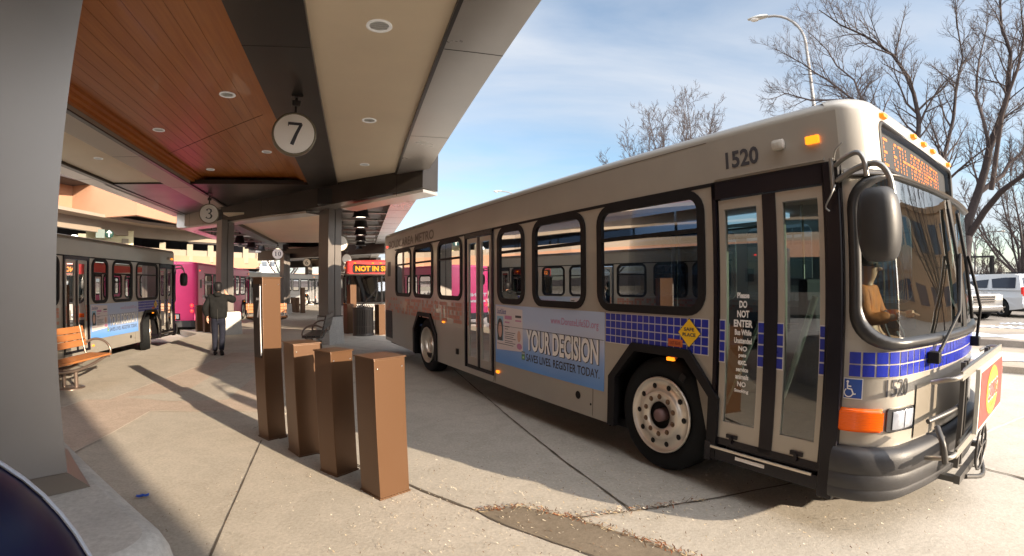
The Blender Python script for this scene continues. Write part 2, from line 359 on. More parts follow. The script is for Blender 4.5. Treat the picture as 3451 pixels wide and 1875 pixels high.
def build_bus(label, loc, yaw, group='city buses at the stops', body=None, detail=2, steer=0.0, dest='E 6TH-ARROWHEAD', deco=True, headbody=None, name='city_bus', doors=True):
    body = body or TAUPE
    bus = thing(name, label, 'bus', loc, -yaw, group)
    # ---- side skins with real openings
    m = MB(); ZT = 2.86
    outer = [(-SF, .30)] + [(8.85, .30), (8.85, ZT), (-SF, ZT)]
    def bottom(fa, ra):
        p = [(-SF, .30)]
        for c in (0.0, RAX): p += [(x, z if z > .3 else .30) for x, z in arch(c)]
        return p+[(8.85, .34), (8.85, ZT), (-SF, ZT)]
    hs = [rrect(a+.03, b-.03, WZ0+.03, WZ1-.03, .15) for a, b, _ in WINS]
    hs.append([(3.14, .42), (4.06, .42), (4.06, 2.50), (3.14, 2.50)])
    # front door opening cuts the skin from the bottom
    po = [(-.60, .30), (-.60, 2.50), (-1.65, 2.50), (-1.65, .30), (-SF, .30), (-SF, ZT), (8.85, ZT), (8.85, .34)]
    for c in (RAX, 0.0): po += [(x, max(z, .30)) for x, z in reversed(arch(c))]
    m.holes(po, hs, lambda x, y: Vector((0, x, y)))
    for a, b, _ in WINS:          # reveal of each opening
        l = rrect(a+.03, b-.03, WZ0+.03, WZ1-.03, .15); n = len(l)
        m.add([(0, x, y) for x, y in l]+[(.05, x, y) for x, y in l], [(i, (i+1) % n, n+(i+1) % n, n+i) for i in range(n)])
    FW = [(-1.35, -.25), (-.12, .86), (1.05, 2.09), (2.28, 3.3), (3.5, 4.5), (4.7, 5.7), (5.9, 6.9), (7.05, 7.96)]
    fo = [(-SF, .30), (-SF, ZT), (8.85, ZT), (8.85, .34)]
    for c in (RAX, 0.0): fo += [(x, max(z, .30)) for x, z in reversed(arch(c))]
    m.holes(fo, [rrect(a, b, WZ0+.03, WZ1-.03, .12) for a, b in FW], lambda x, y: Vector((W_, x, y)))
    # roof
    prof = [(.09*(1-cos(k/8*pi/2)), 2.86+.09*sin(k/8*pi/2)) for k in range(9)]+[(.5, 2.975), (W_*.5, 3.0)]
    prof += [(W_-x, z) for x, z in reversed(prof[:-1])]
    m.grid([[Vector((x, s, z)) for x, z in prof] for s in (-1.60, 0, 3, 6, 8.6, 8.85)], 0, True)
    # rear
    rear = []
    for k in range(7): a = k/6*pi/2; rear.append((.22*(1-cos(a)), 8.85+.22*sin(a)))
    rear += [(W_-x, y) for x, y in reversed(rear)]
    def rz(x, y, z):
        q = 0 if z < 2.86 else .09*(1-math.sqrt(max(0, 1-min(1, ((z-2.86)/.09))**2)))
        return Vector((max(q, min(W_-q, x)), y-q*(1 if y > 8.9 else 0), z))
    m.grid([[rz(x, y, z) for x, y in rear] for z in (.34, .6, 1.0, 2.0, 2.86, 2.88, 2.91, 2.93, 2.95)], 0, True)
    m.add([(.09, 8.85, 2.95), (.5, 8.85, 2.975), (W_*.5, 8.85, 3.0), (W_-.5, 8.85, 2.975), (W_-.09, 8.85, 2.95)]+[(max(.09, min(W_-.09, x)), max(8.85, y-.09), 2.95) for x, y in reversed(rear)], [tuple(range(5+len(rear)))])
    # ---- front skin round the windshield and the sign window
    WU0, WU1, WB, WT, WR = .09, UTOT-.09, 1.345, 2.385, .18
    zz = [.62, .7, .8, .9, 1.0, 1.06, 1.25, WB]
    strip(m, zz, lambda z: 0, lambda z: UTOT, 48)
    zw = zlist(WB, WT, WR)
    strip(m, zw, lambda z: 0, lambda z: rr_side(z, WB, WT, WU0, WR, 1), 4)
    strip(m, zw, lambda z: rr_side(z, WB, WT, WU1, WR, -1), lambda z: UTOT, 4)
    strip(m, [WT, 2.40, 2.41, 2.42, 2.43, 2.445, 2.46], lambda z: 0, lambda z: UTOT, 48)
    H0, H1, HZ0, HZ1 = UC-1.10, UC+1.10, 2.485, 2.80
    strip(m, [2.46, HZ0], lambda z: 0, lambda z: UTOT, 48)
    zh = zlist(HZ0, HZ1, .07, 5)
    strip(m, zh, lambda z: 0, lambda z: rr_side(z, HZ0, HZ1, H0, .07, 1), 12)
    strip(m, zh, lambda z: rr_side(z, HZ0, HZ1, H1, .07, -1), lambda z: UTOT, 12)
    zt = [2.86+.09*sin(k/8*pi/2) for k in range(9)]
    strip(m, [HZ1]+zt, lambda z: 0, lambda z: UTOT, 48)
    top = [front(UTOT*k/48, 2.9499) for k in range(49)]
    m.add(top+[Vector((W_-.09, -1.58, 2.95)), Vector((W_-.5, -1.58, 2.975)), Vector((W_/2, -1.58, 3.0)), Vector((.5, -1.58, 2.975)), Vector((.09, -1.58, 2.95))], [tuple(range(54))])
    if headbody: m.m = [1 if m.v[f[0]][2] > 2.44 and m.v[f[0]][1] < -1.5 else 0 for f in m.f]
    m.build('body', [body, headbody or body], bus)
    # ---- underside, wheel wells and interior shell
    u = MB(); u.box(.12, W_-.12, -1.75, 8.8, .26, .34)
    for c in (0.0, RAX):
        l = arch(c); n = len(l)
        for x0, x1 in ((.0, .55), (W_-.55, W_)):
            u.add([(x0, x, z) for x, z in l]+[(x1, x, z) for x, z in l], [(i, i+1, n+i+1, n+i) for i in range(n-1)])
            u.add([((x1 if x0 == 0 else x0), x, z) for x, z in l], [tuple(range(n))])
    u.build('chassis', BLK, bus)
    for c in (0.0, RAX):          # rubber arch lips
        a = MB(); l = arch(c, .66); l2 = arch(c, .565); l2[2] = (c-.30, 1.085); l2[3] = (c+.30, 1.085)
        l = [(x, max(z, .30)) for x, z in l]; l2 = [(x, max(z, .30)) for x, z in l2]; n = 6
        for off in (-.035,):
            a.add([(off, x, z) for x, z in l]+[(off, x, z) for x, z in l2]+[(.01, x, z) for x, z in l]+[(.03, x, z) for x, z in l2],
                  [(i, i+1, n+i+1, n+i) for i in range(5)]+[(i, i+1, 2*n+i+1, 2*n+i) for i in range(5)]+[(n+i, n+i+1, 3*n+i+1, 3*n+i) for i in range(5)])
        a.build('wheel_arch', BLK, bus)
    wheel(bus, .03, 0.0, False, steer); wheel(bus, .05, RAX, True)
    wheel(bus, W_-.03, 0.0, False, steer, -1); wheel(bus, W_-.05, RAX, True, 0, -1)
    # ---- side windows
    for i, (a, b, k) in enumerate(WINS):
        o = rrect(a, b, WZ0, WZ1, .19); n_ = rrect(a+.075, b-.075, WZ0+.075, WZ1-.075, .10)
        f = MB(); f.holes(o, [n_], lambda x, y: Vector((-.014, x, y)))
        n = len(o); f.add([(-.014, x, y) for x, y in o]+[(.002, x, y) for x, y in o], [(j, (j+1) % n, n+(j+1) % n, n+j) for j in range(n)])
        f.add([(-.014, x, y) for x, y in n_]+[(.03, x, y) for x, y in n_], [(j, (j+1) % n, n+(j+1) % n, n+j) for j in range(n)])
        f.box(-.012, .02, a+.07, b-.07, 2.13, 2.165)         # transom bar
        if k == 'big': pass
        wn = f.build('window', BLK, bus)
        g = MB(); g.add([(.006, x, y) for x, y in rrect(a+.06, b-.06, WZ0+.06, WZ1-.06, .1)], [tuple(range(n))]); g.build('pane', WGLASS, wn)
    fg = MB()
    for a, b in FW: fg.add([(W_-.005, x, y) for x, y in rrect(a, b, WZ0+.03, WZ1-.03, .12)], [tuple(range(28))])
    fg.build('far_window_glass', WGLASS, bus)
    # black band over the windows and doors
    bb = MB(); bb.box(-.008, .004, -1.60, 8.0, 2.485, 2.515); bb.box(-.02, .0, -1.55, -.62, 2.53, 2.545, 1)
    bb.build('drip_rail', [BLK, body], bus)
    # ---- doors
    def door(y0, y1, leaves, z0, z1, sill, g0, g1):
        fr = MB(); fr.box(-.02, .06, y0, y0+.035, z0, 2.50); fr.box(-.02, .06, y1-.035, y1, z0, 2.50); fr.box(-.02, .06, y0, y1, z1+.01, 2.50)
        d = fr.build('door', BLKG, bus)
        for a, b in leaves:
            lf = MB(); lf.box(-.004, .035, a, a+.055, z0+.05, z1); lf.box(-.004, .035, b-.055, b, z0+.05, z1)
            lf.box(-.004, .035, a+.055, b-.055, z1-.075, z1); lf.box(-.004, .035, a+.055, b-.055, z0+.05, g0)
            lo = lf.build('door_leaf', body, d)
        gl = MB()
        for a, b in leaves: gl.add([(.012, a+.05, g0-.01), (.012, b-.05, g0-.01), (.012, b-.05, g1), (.012, a+.05, g1)], [(0, 1, 2, 3)])
        gl.build('door_glass', DGLASS, d)
        sl = MB(); ym = (leaves[0][1]+leaves[1][0])/2; hw = abs(leaves[0][1]-leaves[1][0])/2
        sl.box(-.012, .04, ym-hw, ym+hw, z0+.02, z1); sl.box(-.012, .05, y0+.03, y1-.03, z0, z0+.055)
        sl.build('rubber_seal', BLKG, d)
        return d
    df = door(-1.56, -.59, [(-1.535, -1.155), (-1.045, -.645)], .43, 2.36, .31, .62, 2.28)
    # front door: drawn in two leaves, wide black post in front of it
    p = MB(); p.box(-.045, .05, -1.66, -1.545, .26, 2.50, 0, None, .012); p.build('door_post', BLKG, bus)
    st = MB(); st.box(-.03, .3, -1.545, -.60, .30, .40); st.box(-.045, -.03, -1.50, -.62, .395, .412, 1); st.box(-.036, -.03, -1.12, -.86, .345, .372, 2)
    st.box(-.04, -.0, -.62, -.56, .28, .44); st.build('door_step', [BLKG, ALU, WHITE], bus)
    if deco:
        for y in (-.80, -1.36): hd = MB(); hd.box(-.02, 0, y-.05, y+.05, .50, .53); hd.box(-.035, -.004, y-.012, y+.012, .46, .52); hd.build('door_hinge', BLKG, df)
    dr = door(3.12, 4.08, [(3.20, 3.56), (3.63, 4.00)], .40, 2.42, .31, .58, 2.34)
    rs = MB(); rs.box(-.03, .02, 3.12, 4.08, .33, .40); rs.build('door_step', body, dr)
    # ---- windshield: gasket, two panes, centre post
    wg = MB()
    def ring(o0, o1, off, mi=0, z0=WB, z1=WT):
        zs = zlist(z0-o1, z1+o1, WR+o1)
        L0 = [(lambda z, q=q: 0) for q in (0,)]
        for sgn, X in ((1, WU0), (-1, WU1)):
            pts_o = []; pts_i = []
            n = 44
            lo = rrect(WU0-o1, WU1+o1, z0-o1, z1+o1*.6, WR+o1, 8); li = rrect(WU0+o0, WU1-o0, z0+o0, z1-o0, WR-o0*.5, 8)
            break
        # resample long edges so that the gasket follows the nose
        def dense(l):
            o = []
            for i in range(len(l)):
                a, b = l[i], l[(i+1) % len(l)]; k = max(1, int(abs(b[0]-a[0])/.06))
                for j in range(k): o.append((a[0]+(b[0]-a[0])*j/k, a[1]+(b[1]-a[1])*j/k))
            return o
        do = dense(lo); di = []
        cxm = UC; n = len(do)
        for (x, z) in do:
            # matching inner point: shrink towards the inner rounded rectangle
            ix = (x-(WU0-o1))/((WU1+o1)-(WU0-o1)); iz = (z-(z0-o1))/((z1+o1*.6)-(z0-o1))
            di.append((WU0+o0+ix*((WU1-o0)-(WU0+o0)), z0+o0+iz*((z1-o0)-(z0+o0))))
        rows = [[front(x, z, .0) for x, z in do], [front(x, z, off) for x, z in do], [front(x*.5+a*.5, z*.5+b*.5, off+.02) for (x, z), (a, b) in zip(do, di)], [front(x, z, off) for x, z in di], [front(x, z, -.01) for x, z in di]]
        wg.grid(rows, mi, True, True)
    ring(.010, .060, .028)
    wsm = wg.build('windshield_gasket', mat('gasket_rubber', (.022, .021, .021), .33), bus)
    gl = MB()
    strip(gl, zw, lambda z: rr_side(z, WB, WT, WU0, WR, 1), lambda z: UC-.02, 22, .004)
    strip(gl, zw, lambda z: UC+.02, lambda z: rr_side(z, WB, WT, WU1, WR, -1), 22, .004)
    gl.build('windshield', SGLASS, bus)
    cp = MB(); cp.grid([[front(UC-.035, z, .012), front(UC-.012, z, .028), front(UC+.012, z, .028), front(UC+.035, z, .012)] for z in [WB+.1*k for k in range(11)]+[WT+.01]], 0, False)
    cp.build('centre_post', BLK, bus)
    vs = MB(); vs.grid([[front(UTOT*k/40, z, o) for k in range(1, 40)] for z, o in ((2.385, .012), (2.39, .05), (2.405, .055), (2.42, .05), (2.425, .03), (2.445, .03), (2.45, .0))], 0, True)
    vs.build('visor_trim', mat('visor_trim', (.09, .08, .07), .35, .3), bus)
    # ---- destination sign
    sg = MB()
    zs = zlist(HZ0-.02, HZ1+.02, .09, 4)
    fr = MB(); inn = zlist(HZ0+.012, HZ1-.012, .06, 4)
    do = rrect(H0-.022, H1+.022, HZ0-.022, HZ1+.022, .09, 7); di = rrect(H0+.014, H1-.014, HZ0+.014, HZ1-.014, .055, 7)
    fr.grid([[front(x, z, .004) for x, z in do], [front(x*.6+a*.4, z*.6+b*.4, .014) for (x, z), (a, b) in zip(do, di)], [front(x, z, .004) for x, z in di], [front(x, z, -.05) for x, z in di]], 0, True, True)
    sf = fr.build('sign_frame', BLK, bus)
    sb = MB(); strip(sb, [HZ0, HZ1], lambda z: H0, lambda z: H1, 30, -.05); sb.build('sign_board', mat('sign_backing', (.02, .018, .016), .6), sf)
    sgl = MB(); strip(sgl, [HZ0, HZ1], lambda z: H0, lambda z: H1, 30, -.004); sgl.build('sign_glass', glass('sign_glass', (.9, .9, .9), .03, .9, .01, .06), sf)
    if dest == 'NOT IN SERVICE':
        lt = MB(); text(lt, dest, lambda x, y: front(x, y, -.03), H0+.10, HZ0+.06, 1.95, .20, 0, .03); lt.build('destination_text', LED, sf)
    elif dest:
        lt = MB(); led_text(lt, dest, lambda x, y: front(x, y, -.045), H0+(.18 if len(dest) > 12 else .12), HZ0+.05, 1.62 if len(dest) > 12 else 1.9, .215, 0, .62 if len(dest) > 12 else .95); lt.build('destination_text', LED, sf)
    for k, uu in enumerate((UC-1.03, UC-.33, UC-.02, UC+.29, UC+.98)):
        c = MB(); o = rrect(uu-.05, uu+.05, 2.835, 2.875, .012, 2); n = len(o)
        c.add([front(x, z, .0) for x, z in o]+[front(uu+(x-uu)*.8, 2.855+(z-2.855)*.7, .03) for x, z in o], [(j, (j+1) % n, n+(j+1) % n, n+j) for j in range(n)]+[tuple(range(n, 2*n))])
        c.build('marker_light', mat('marker_amber', (1, .25, .01), .25, emit=.25), bus)
    # ---- bumper
    b = MB(); rows = []
    for z, o in ((.28, -.03), (.29, .04), (.31, .066), (.375, .078), (.380, .074), (.385, .079), (.48, .084), (.485, .079), (.49, .085), (.58, .085), (.62, .072), (.645, .04), (.65, -.01)):
        rows.append([front(-.02+(UTOT+.04)*k/60, z, o) for k in range(61)])
    b.grid(rows, 0, True); b.build('bumper', DGREY, bus)
    # ---- lamps on the nose
    for sgn in (1, -1):
        U = (lambda x: x) if sgn == 1 else (lambda x: UTOT-x)
        a = MB(); zr = [.745, .755, .82, .89, .902]; oo = [0, .03, .035, .03, 0]
        a.grid([[front(U(-.015+.255*k/16), z, o if 0 < k < 16 else 0) for k in range(17)] for z, o in zip(zr, oo)], 0, True); tl = a.build('turn_signal', AMBER, bus)
        r = MB(); r.grid([[front(U(-.01+.245*k/24), z, .0355+.0012*(j % 2)) for k in range(25)] for j, z in enumerate([.765+.008*i for i in range(16)])], 0, False); r.build('lens_ribs', AMBER, tl)
        h = MB(); o = rrect(.262, .515, .745, .905, .02, 3); n = len(o)
        h.add([front(U(x), z, .02) for x, z in o]+[front(U(x), z, -.02) for x, z in o], [(j, (j+1) % n, n+(j+1) % n, n+j) for j in range(n)])
        h.grid([[front(U(.262+.253*k/8), z, .014) for k in range(9)] for z in (.75, .90)], 0, False)
        hl = h.build('headlight', mat('lamp_bezel', (.09, .09, .095), .2, .6), bus)
        for x0 in (.30, .405):
            g = MB(); g.grid([[front(U(x0+.095*k/4), z, .03 if 0 < k < 4 and 0 < j < 3 else .02) for k in range(5)] for j, z in enumerate((.765, .78, .87, .885))], 0, True)
            g.build('lamp_lens', mat('headlamp_lens', (.50, .53, .60), .22, .5), hl)
    # lower nose panel, plate recess
    pn = MB(); pn.grid([[front(.545+(UTOT-1.09)*k/20, z, .010) for k in range(21)] for z in (.665, 1.03)], 0, True)
    pn.build('nose_panel', mat('nose_panel', (.30, .265, .215), .3, .3, coat=.3), bus)
    # ---- wipers
    for u0, u1, u2 in ((.72, UC-.16, UC-.24), (1.95, UC+.20, UC+.30)):
        q = MB(); q.tube([front(u0, 1.19, .05), front((u0+u1)/2, 1.5, .10), front(u1, 1.92, .07)], .013, 6); q.tube([front(u0+.04, 1.20, .05), front((u0+u1)/2+.05, 1.5, .09), front(u1+.03, 1.90, .06)], .008, 6)
        q.box(-.04, .04, -.04, .04, -.04, .04, 0, Matrix.Translation(front(u0, 1.20, .04)), .01)
        q.tube([front(u2, 1.40, .03), front(u1, 1.9, .045), front(u1+.01, 2.28, .03)], .016, 5)
        q.build('wiper', BLK, bus)
    # ---- door-side mirror on two bent tubes
    t = MB(); t.tube(cr([(-.03, -1.62, 2.46), (-.10, -1.72, 2.49), (-.17, -1.84, 2.50), (-.20, -1.89, 2.44), (-.20, -1.90, 2.34)], 5), .017, 8)
    t.tube(cr([(-.03, -1.62, 2.36), (-.12, -1.80, 2.41), (-.19, -1.96, 2.41), (-.20, -2.03, 2.33), (-.20, -2.05, 2.20)], 5), .020, 8)
    t.tube([(-.05, -1.62, 2.52), (-.05, -1.62, 2.30)], .02, 8); t.box(-.06, .0, -1.66, -1.60, 2.32, 2.50, 1)
    t.tube(cr([(-.06, -1.64, 2.5), (-.09, -1.67, 2.56), (-.09, -1.72, 2.60)]), .006, 5); t.tube(cr([(-.06, -1.64, 2.34), (-.10, -1.62, 2.27), (-.10, -1.58, 2.20), (-.09, -1.60, 2.17)]), .006, 5)
    ma = t.build('mirror_arm', [mat('tube_grey', (.30, .29, .27), .3, .7), BLK], bus)
    h = MB(); rows = []
    for k in range(13):
        a = k/12*pi; z = 2.045-.215*cos(a); e = max(0.02, sin(a))**.38
        rows.append([Vector((-.22+ (.12*e)*cos(b)*(1 if 1 else 1), -1.965+.125*e*abs(sin(b))**.6*(1 if sin(b) > 0 else -1), z)) for b in [2*pi*j/18 for j in range(18)]])
    h.grid(rows, 0, True, True); mh = h.build('mirror_housing', mat('mirror_shell', (.030, .029, .029), .5, 0, .1, 10, bump=.04, bscale=120), ma)
    # ---- small fittings on the door side
    if 1:
        f = MB(); f.box(-.03, .0, -1.53, -1.43, 2.655, 2.71, 0, None, .008); f.build('marker_light', AMBLIT, bus)
        f = MB(); f.box(-.03, .0, .0-.18, -.10, 1.045, 1.075, 0, None, .005); f.build('marker_light', AMBLIT, bus)
        f = MB(); f.box(-.03, .0, 2.96, 3.02, .46, .50, 0, None, .008); f.build('marker_light', AMBLIT, bus)
        f = MB(); f.box(-.025, .0, 4.95, 5.03, 1.03, 1.06, 0, None, .008); f.build('marker_light', AMBLIT, bus)
        f = MB(); f.box(-.02, .0, 8.64, 8.70, 2.60, 2.64, 0, None, .008); f.build('marker_light', REDLIT, bus)
        f = MB(); f.box(-.06, .0, -1.27, -1.17, 2.655, 2.735, 0, None, .03); f.build('camera_pod', WHITE if 0 else mat('camera_pod', (.50, .46, .40), .4), bus)
        f = MB(); f.lathe([(.045, -.012), (.045, .0)], 16, 0, Matrix.Translation((0, -.17, 1.10)), axis='x'); f.add([(-.012, -.17+.045*cos(b), 1.10+.045*sin(b)) for b in [2*pi*j/16 for j in range(16)]], [tuple(range(16))]); f.build('reflector', mat('reflector_red', (.28, .07, .03), .4), bus)
        f = MB()
        for s_, z_, r_ in ((1.18, .50, .045), (.96, .44, .014)): f.add([(-.004, s_+r_*cos(b), z_+r_*sin(b)) for b in [2*pi*j/16 for j in range(16)]], [tuple(range(16))])
        f.box(-.01, .0, -.30, -.24, .88, .95, 0, Matrix.Translation((0, -.26, .92)) @ Matrix.Rotation(R(30), 4, 'X') @ Matrix.Translation((0, .26, -.92)), .006); f.box(-.02, 0, 4.36, 4.44, .55, .64); f.build('hatch', BLK, bus)
        f = MB(); f.box(-.006, .0, 8.25, 8.80, .42, 1.08); f.box(-.006, .0, 8.38, 8.62, 1.9, 2.25)
        for k in range(9): f.box(-.014, -.006, 8.28, 8.77, .46+.07*k, .475+.07*k)
        f.build('engine_grille', DGREY, bus)
        f = MB()
        for s_ in (.93, 3.08, 4.12, 5.40): f.box(-.0025, .0, s_-.003, s_+.003, .32, 1.42)
        f.box(-.0025, 0, -.55, 8.84, 2.852, 2.857); f.box(-.004, 0, .9, 3.08, 1.14, 1.146); f.build('panel_seam', mat('seam_dark', (.12, .10, .08), .6), bus)  # thin dark lines mark the panel joints
    # ---- interior
    i = MB(); i.box(.57, W_-.57, -1.5, 8.6, .40, .44, 0); [i.box(.04, W_-.04, a, b, .40, .44, 0) for a, b in ((-1.5, -.72), (.72, 5.25), (6.72, 8.6))]; i.box(.06, W_-.06, -1.4, 8.6, 2.56, 2.60, 1); [i.box(x0, x1, a, b, z, 1.40, 0) for x0, x1 in ((.03, .05), (W_-.05, W_-.03)) for a, b, z in ((-.7 if x0 < 1 else -1.4, .75, 1.19), (.75, 3.1, .44), (4.1, 5.25, .44), (5.25, 6.72, 1.19), (6.72, 8.5, .44))]; i.box(.05, W_-.05, 8.5, 8.55, .44, 2.6, 0)
    i.build('cabin_shell', [mat('cabin_lining', (.10, .11, .13), .7), INWH], bus)
    if detail >= 1:
        for k in range(8):
            y = .75+k*.92
            if 3.0 < y < 4.0: sides = (W_-1.05,)
            else: sides = (.10, W_-1.05)
            for x in sides:
                se = MB(); se.box(x, x+.93, y, y+.42, .84, .90, 0, None, .02); se.box(x, x+.93, y+.38, y+.45, .88, 1.52, 0, None, .03); se.box(x+.1, x+.83, y+.1, y+.3, .44, .84); se.build('seat', [SEATBL], bus)
        pl = MB()
        for y in (-.45, .62, 2.2, 3.08, 4.12, 5.5, 7.0):
            for x in (.95, 1.85): pl.tube([(x, y, .44), (x, y, 2.56)], .018, 6)
        pl.tube([(.95, -.45, 2.25), (.95, 7.5, 2.25)], .016, 6); pl.tube([(1.85, -.45, 2.25), (1.85, 7.5, 2.25)], .016, 6)
        if deco: pl.tube([(.06, -.68, .75), (.10, -1.0, 1.55)], .016, 6); pl.tube([(.05, -1.42, 1.62), (.08, -1.12, .72)], .026, 6)
        pl.build('grab_rail', YEL, bus)
        dk = MB(); dk.box(.75, W_-.1, -1.80, -1.45, .6, 1.12, 0, None, .05); dk.box(1.30, 1.36, -1.2, -.4, .44, 1.25, 0); dk.box(1.6, 2.35, -.62, -.50, .9, 1.75, 0, None, .04); dk.box(1.6, 2.35, -1.05, -.55, .82, .92, 0, None, .03)
        dk.tube([(1.98+.23*cos(a), -1.40+.10*sin(a), 1.22+.20*sin(a)) for a in [2*pi*k/20 for k in range(21)]], .014, 6, 0, False); dk.tube([(1.98, -1.40, 1.22), (1.98, -1.6, .9)], .03, 6)
        dk.box(1.05, 1.30, -1.35, -1.15, .44, 1.32, 0, None, .02)
        dk.build('driver_station', DARKIN, bus)
        sp = MB()
        for x in (.55, W_-.7): sp.box(x, x+.35, .0, 7.8, 2.50, 2.555, 0)
        sp.build('ceiling_lamp_strip', mat('lamp_strip', (.55, .75, 1.0), .5, emit=.5), bus)
    return bus
def side(s0, off=.004): return lambda x, z: Vector((-off, s0-x, z))
def livery(bus, red=True, advert=True, nums='1520', front_deco=True, tilecol=None):
    """printed decoration of the door side"""
    tb = MB(); T = tilecol or BLUET
    tb.box(-.003, .0, -.535, .735, 1.125, 1.425, 1)
    n = 17
    for c in range(n):
        for r in range(4):
            x1 = .73-c*.0745; z0 = 1.13+r*.0735
            if c > 11 and r == 0 and c < 14: pass
            tb.add([(-.0055, x1, z0+.004), (-.0055, x1-.066, z0+.004), (-.0055, x1-.066, z0+.068), (-.0055, x1, z0+.068)], [(0, 1, 2, 3)], 0)
    for a in (-.642+.0, -.992, -1.152, -1.482):      # tiles on the door stiles
        tb.box(-.0065, -.0045, a-.054, a, 1.09, 1.43, 1)
        for r in range(4): tb.box(-.0085, -.0065, a-.05, a-.004, 1.10+r*.083, 1.172+r*.083, 0)
    tb.build('tile_band', [T, GROUT], bus)
    if red:
        rt = MB(); rnd = random.Random(4)
        for c in range(46):
            for r in range(5):
                if rnd.random() < .66-.008*c: rt.add([(-.005, 4.85+c*.085, 1.06+r*.07), (-.005, 4.85+c*.085+.078, 1.06+r*.07), (-.005, 4.85+c*.085+.078, 1.12+r*.07), (-.005, 4.85+c*.085, 1.12+r*.07)], [(0, 1, 2, 3)])
        for c in range(7):
            for r in range(5): 
                if rnd.random() < .75: rt.add([(-.005, 4.22+c*.085, 1.06+r*.07), (-.005, 4.22+c*.085+.078, 1.06+r*.07), (-.005, 4.22+c*.085+.078, 1.12+r*.07), (-.005, 4.22+c*.085, 1.12+r*.07)], [(0, 1, 2, 3)])
        for a in (3.20, 3.50, 3.63, 3.94):
            for r in range(5): rt.box(-.0085, -.0045, a+.006, a+.05, 1.06+r*.075, 1.125+r*.075)
        rt.build('red_tiles', REDT, bus)
    if nums:
        nm = MB(); text(nm, nums, side(-.735), 0, 2.60, .30, .135, 0, .03); nm.build('fleet_number', NUM, bus)
        nm = MB(); text(nm, 'SIOUX AREA METRO', side(8.55), 0, 2.555, 3.08, .185, 0, .02); nm.build('operator_name', mat('faded_lettering', (.16, .13, .105), .5), bus)
    if advert:
        a = MB(); a.box(-.006, .0, .755, 3.06, .615, 1.425, 0)
        ad = a.build('advert_panel', ADMAT, bus)
        F = side(3.06, .0085); t = MB()
        # mats: 0 white, 1 dark, 2 pinkish, 3 card, 4 skin, 5 green, 6 light blue, 7 navy
        def quad(x0, x1, z0, z1, mi, off=.0085): 
            f = side(3.06, off); t.add([f(x0, z0), f(x1, z0), f(x1, z1), f(x0, z1)], [(0, 1, 2, 3)], mi)
        f1 = side(3.06, .0080)
        t.add([f1(.04, .80), f1(.74, .84), f1(.73, 1.38), f1(.02, 1.41)], [(0, 1, 2, 3)], 3)
        quad(.05, .23, .93, 1.27, 6)
        def ell(cx, cz, rx, rz_, mi, off):
            f = side(3.06, off); t.add([f(cx+rx*cos(b), cz+rz_*sin(b)) for b in [2*pi*j/20 for j in range(20)]], [tuple(range(20))], mi)
        ell(.14, 1.09, .085, .15, 1, .0095); quad(.07, .21, .935, 1.06, 1, .0095); ell(.14, 1.08, .052, .105, 4, .0105)
        ell(.645, 1.03, .045, .075, 4, .0095); ell(.655, .90, .065, .04, 2, .0095)
        text(t, 'SouthDakota', F, .05, 1.30, .25, .075, 7, .02, .3)
        quad(.27, .46, 1.235, 1.285, 2); quad(.27, .40, 1.185, 1.205, 2); quad(.55, .70, 1.27, 1.30, 1); quad(.55, .70, 1.22, 1.24, 2)
        for k, (x1, z) in enumerate(((.40, 1.13), (.36, 1.10), (.55, 1.055), (.52, 1.03), (.50, 1.00), (.56, .975), (.48, .94), (.55, .915))): quad(.27, x1, z, z+.008, 1)
        quad(.06, .50, .885, .893, 1)
        text(t, 'www.DonateLifeSD.org', F, 1.36, 1.225, .86, .105, 2, .0)
        text(t, 'YOUR DECISION', side(3.052, .0075), .815, .868, 1.41, .278, 1, .058); text(t, 'YOUR DECISION', F, .82, .875, 1.40, .265, 0, .03)
        text(t, 'SAVES LIVES. REGISTER TODAY.', F, .82, .735, 1.42, .095, 1, .01)
        quad(.71, .79, .74, .85, 8); quad(.715, .785, .75, .80, 5, .0095); text(t, 'DONATE', side(3.06, .0105), .715, .815, .07, .02, 0); text(t, 'LIFE', side(3.06, .0105), .725, .76, .05, .025, 0)
        t.build('advert_print', [WHITE, NUM, mat('print_magenta', (.52, .22, .36), .5), mat('card_stock', (.66, .58, .58), .5), mat('print_skin', (.60, .36, .28), .5), mat('print_green', (.10, .35, .08), .5),
                                 mat('print_sky', (.25, .45, .6), .5), mat('print_navy', (.06, .07, .25), .5), mat('print_slate', (.16, .22, .25), .5)], ad)
        sm = MB(); sm.box(-.011, -.0062, .76, 3.05, 1.138, 1.142); sm.build('advert_seam', NUM, ad)
    # diamond and the small red stickers
    d = MB(); dy, dz = -.335, 1.30
    d.add([(-.010, dy+.125, dz), (-.010, dy, dz+.125), (-.010, dy-.125, dz), (-.010, dy, dz-.125)], [(0, 1, 2, 3)], 1)
    d.add([(-.012, dy+.118, dz), (-.012, dy, dz+.118), (-.012, dy-.118, dz), (-.012, dy, dz-.118)], [(0, 1, 2, 3)], 0)
    text(d, 'SAFE', side(dy+.055, .0135), 0, dz+.015, .11, .03, 1, .03); text(d, 'PLACE', side(dy+.07, .0135), 0, dz-.03, .14, .03, 1, .03)
    d.build('safe_place_sign', [mat('sign_yellow', (.85, .50, .02), .4), NUM], bus)
    d = MB(); d.box(-.009, 0, -.26, -.10, 1.17, 1.235); d.box(-.009, 0, -.33, -.25, 1.10, 1.155, 1)
    text(d, 'EXIT REAR', side(-.12, .0105), 0, 1.187, .12, .03, 2, .02)
    d.build('sticker', [mat('sticker_orange', (.55, .12, .03), .4), mat('sticker_red', (.36, .06, .03), .4), mat('sticker_dark', (.2, .03, .02), .4)], bus)
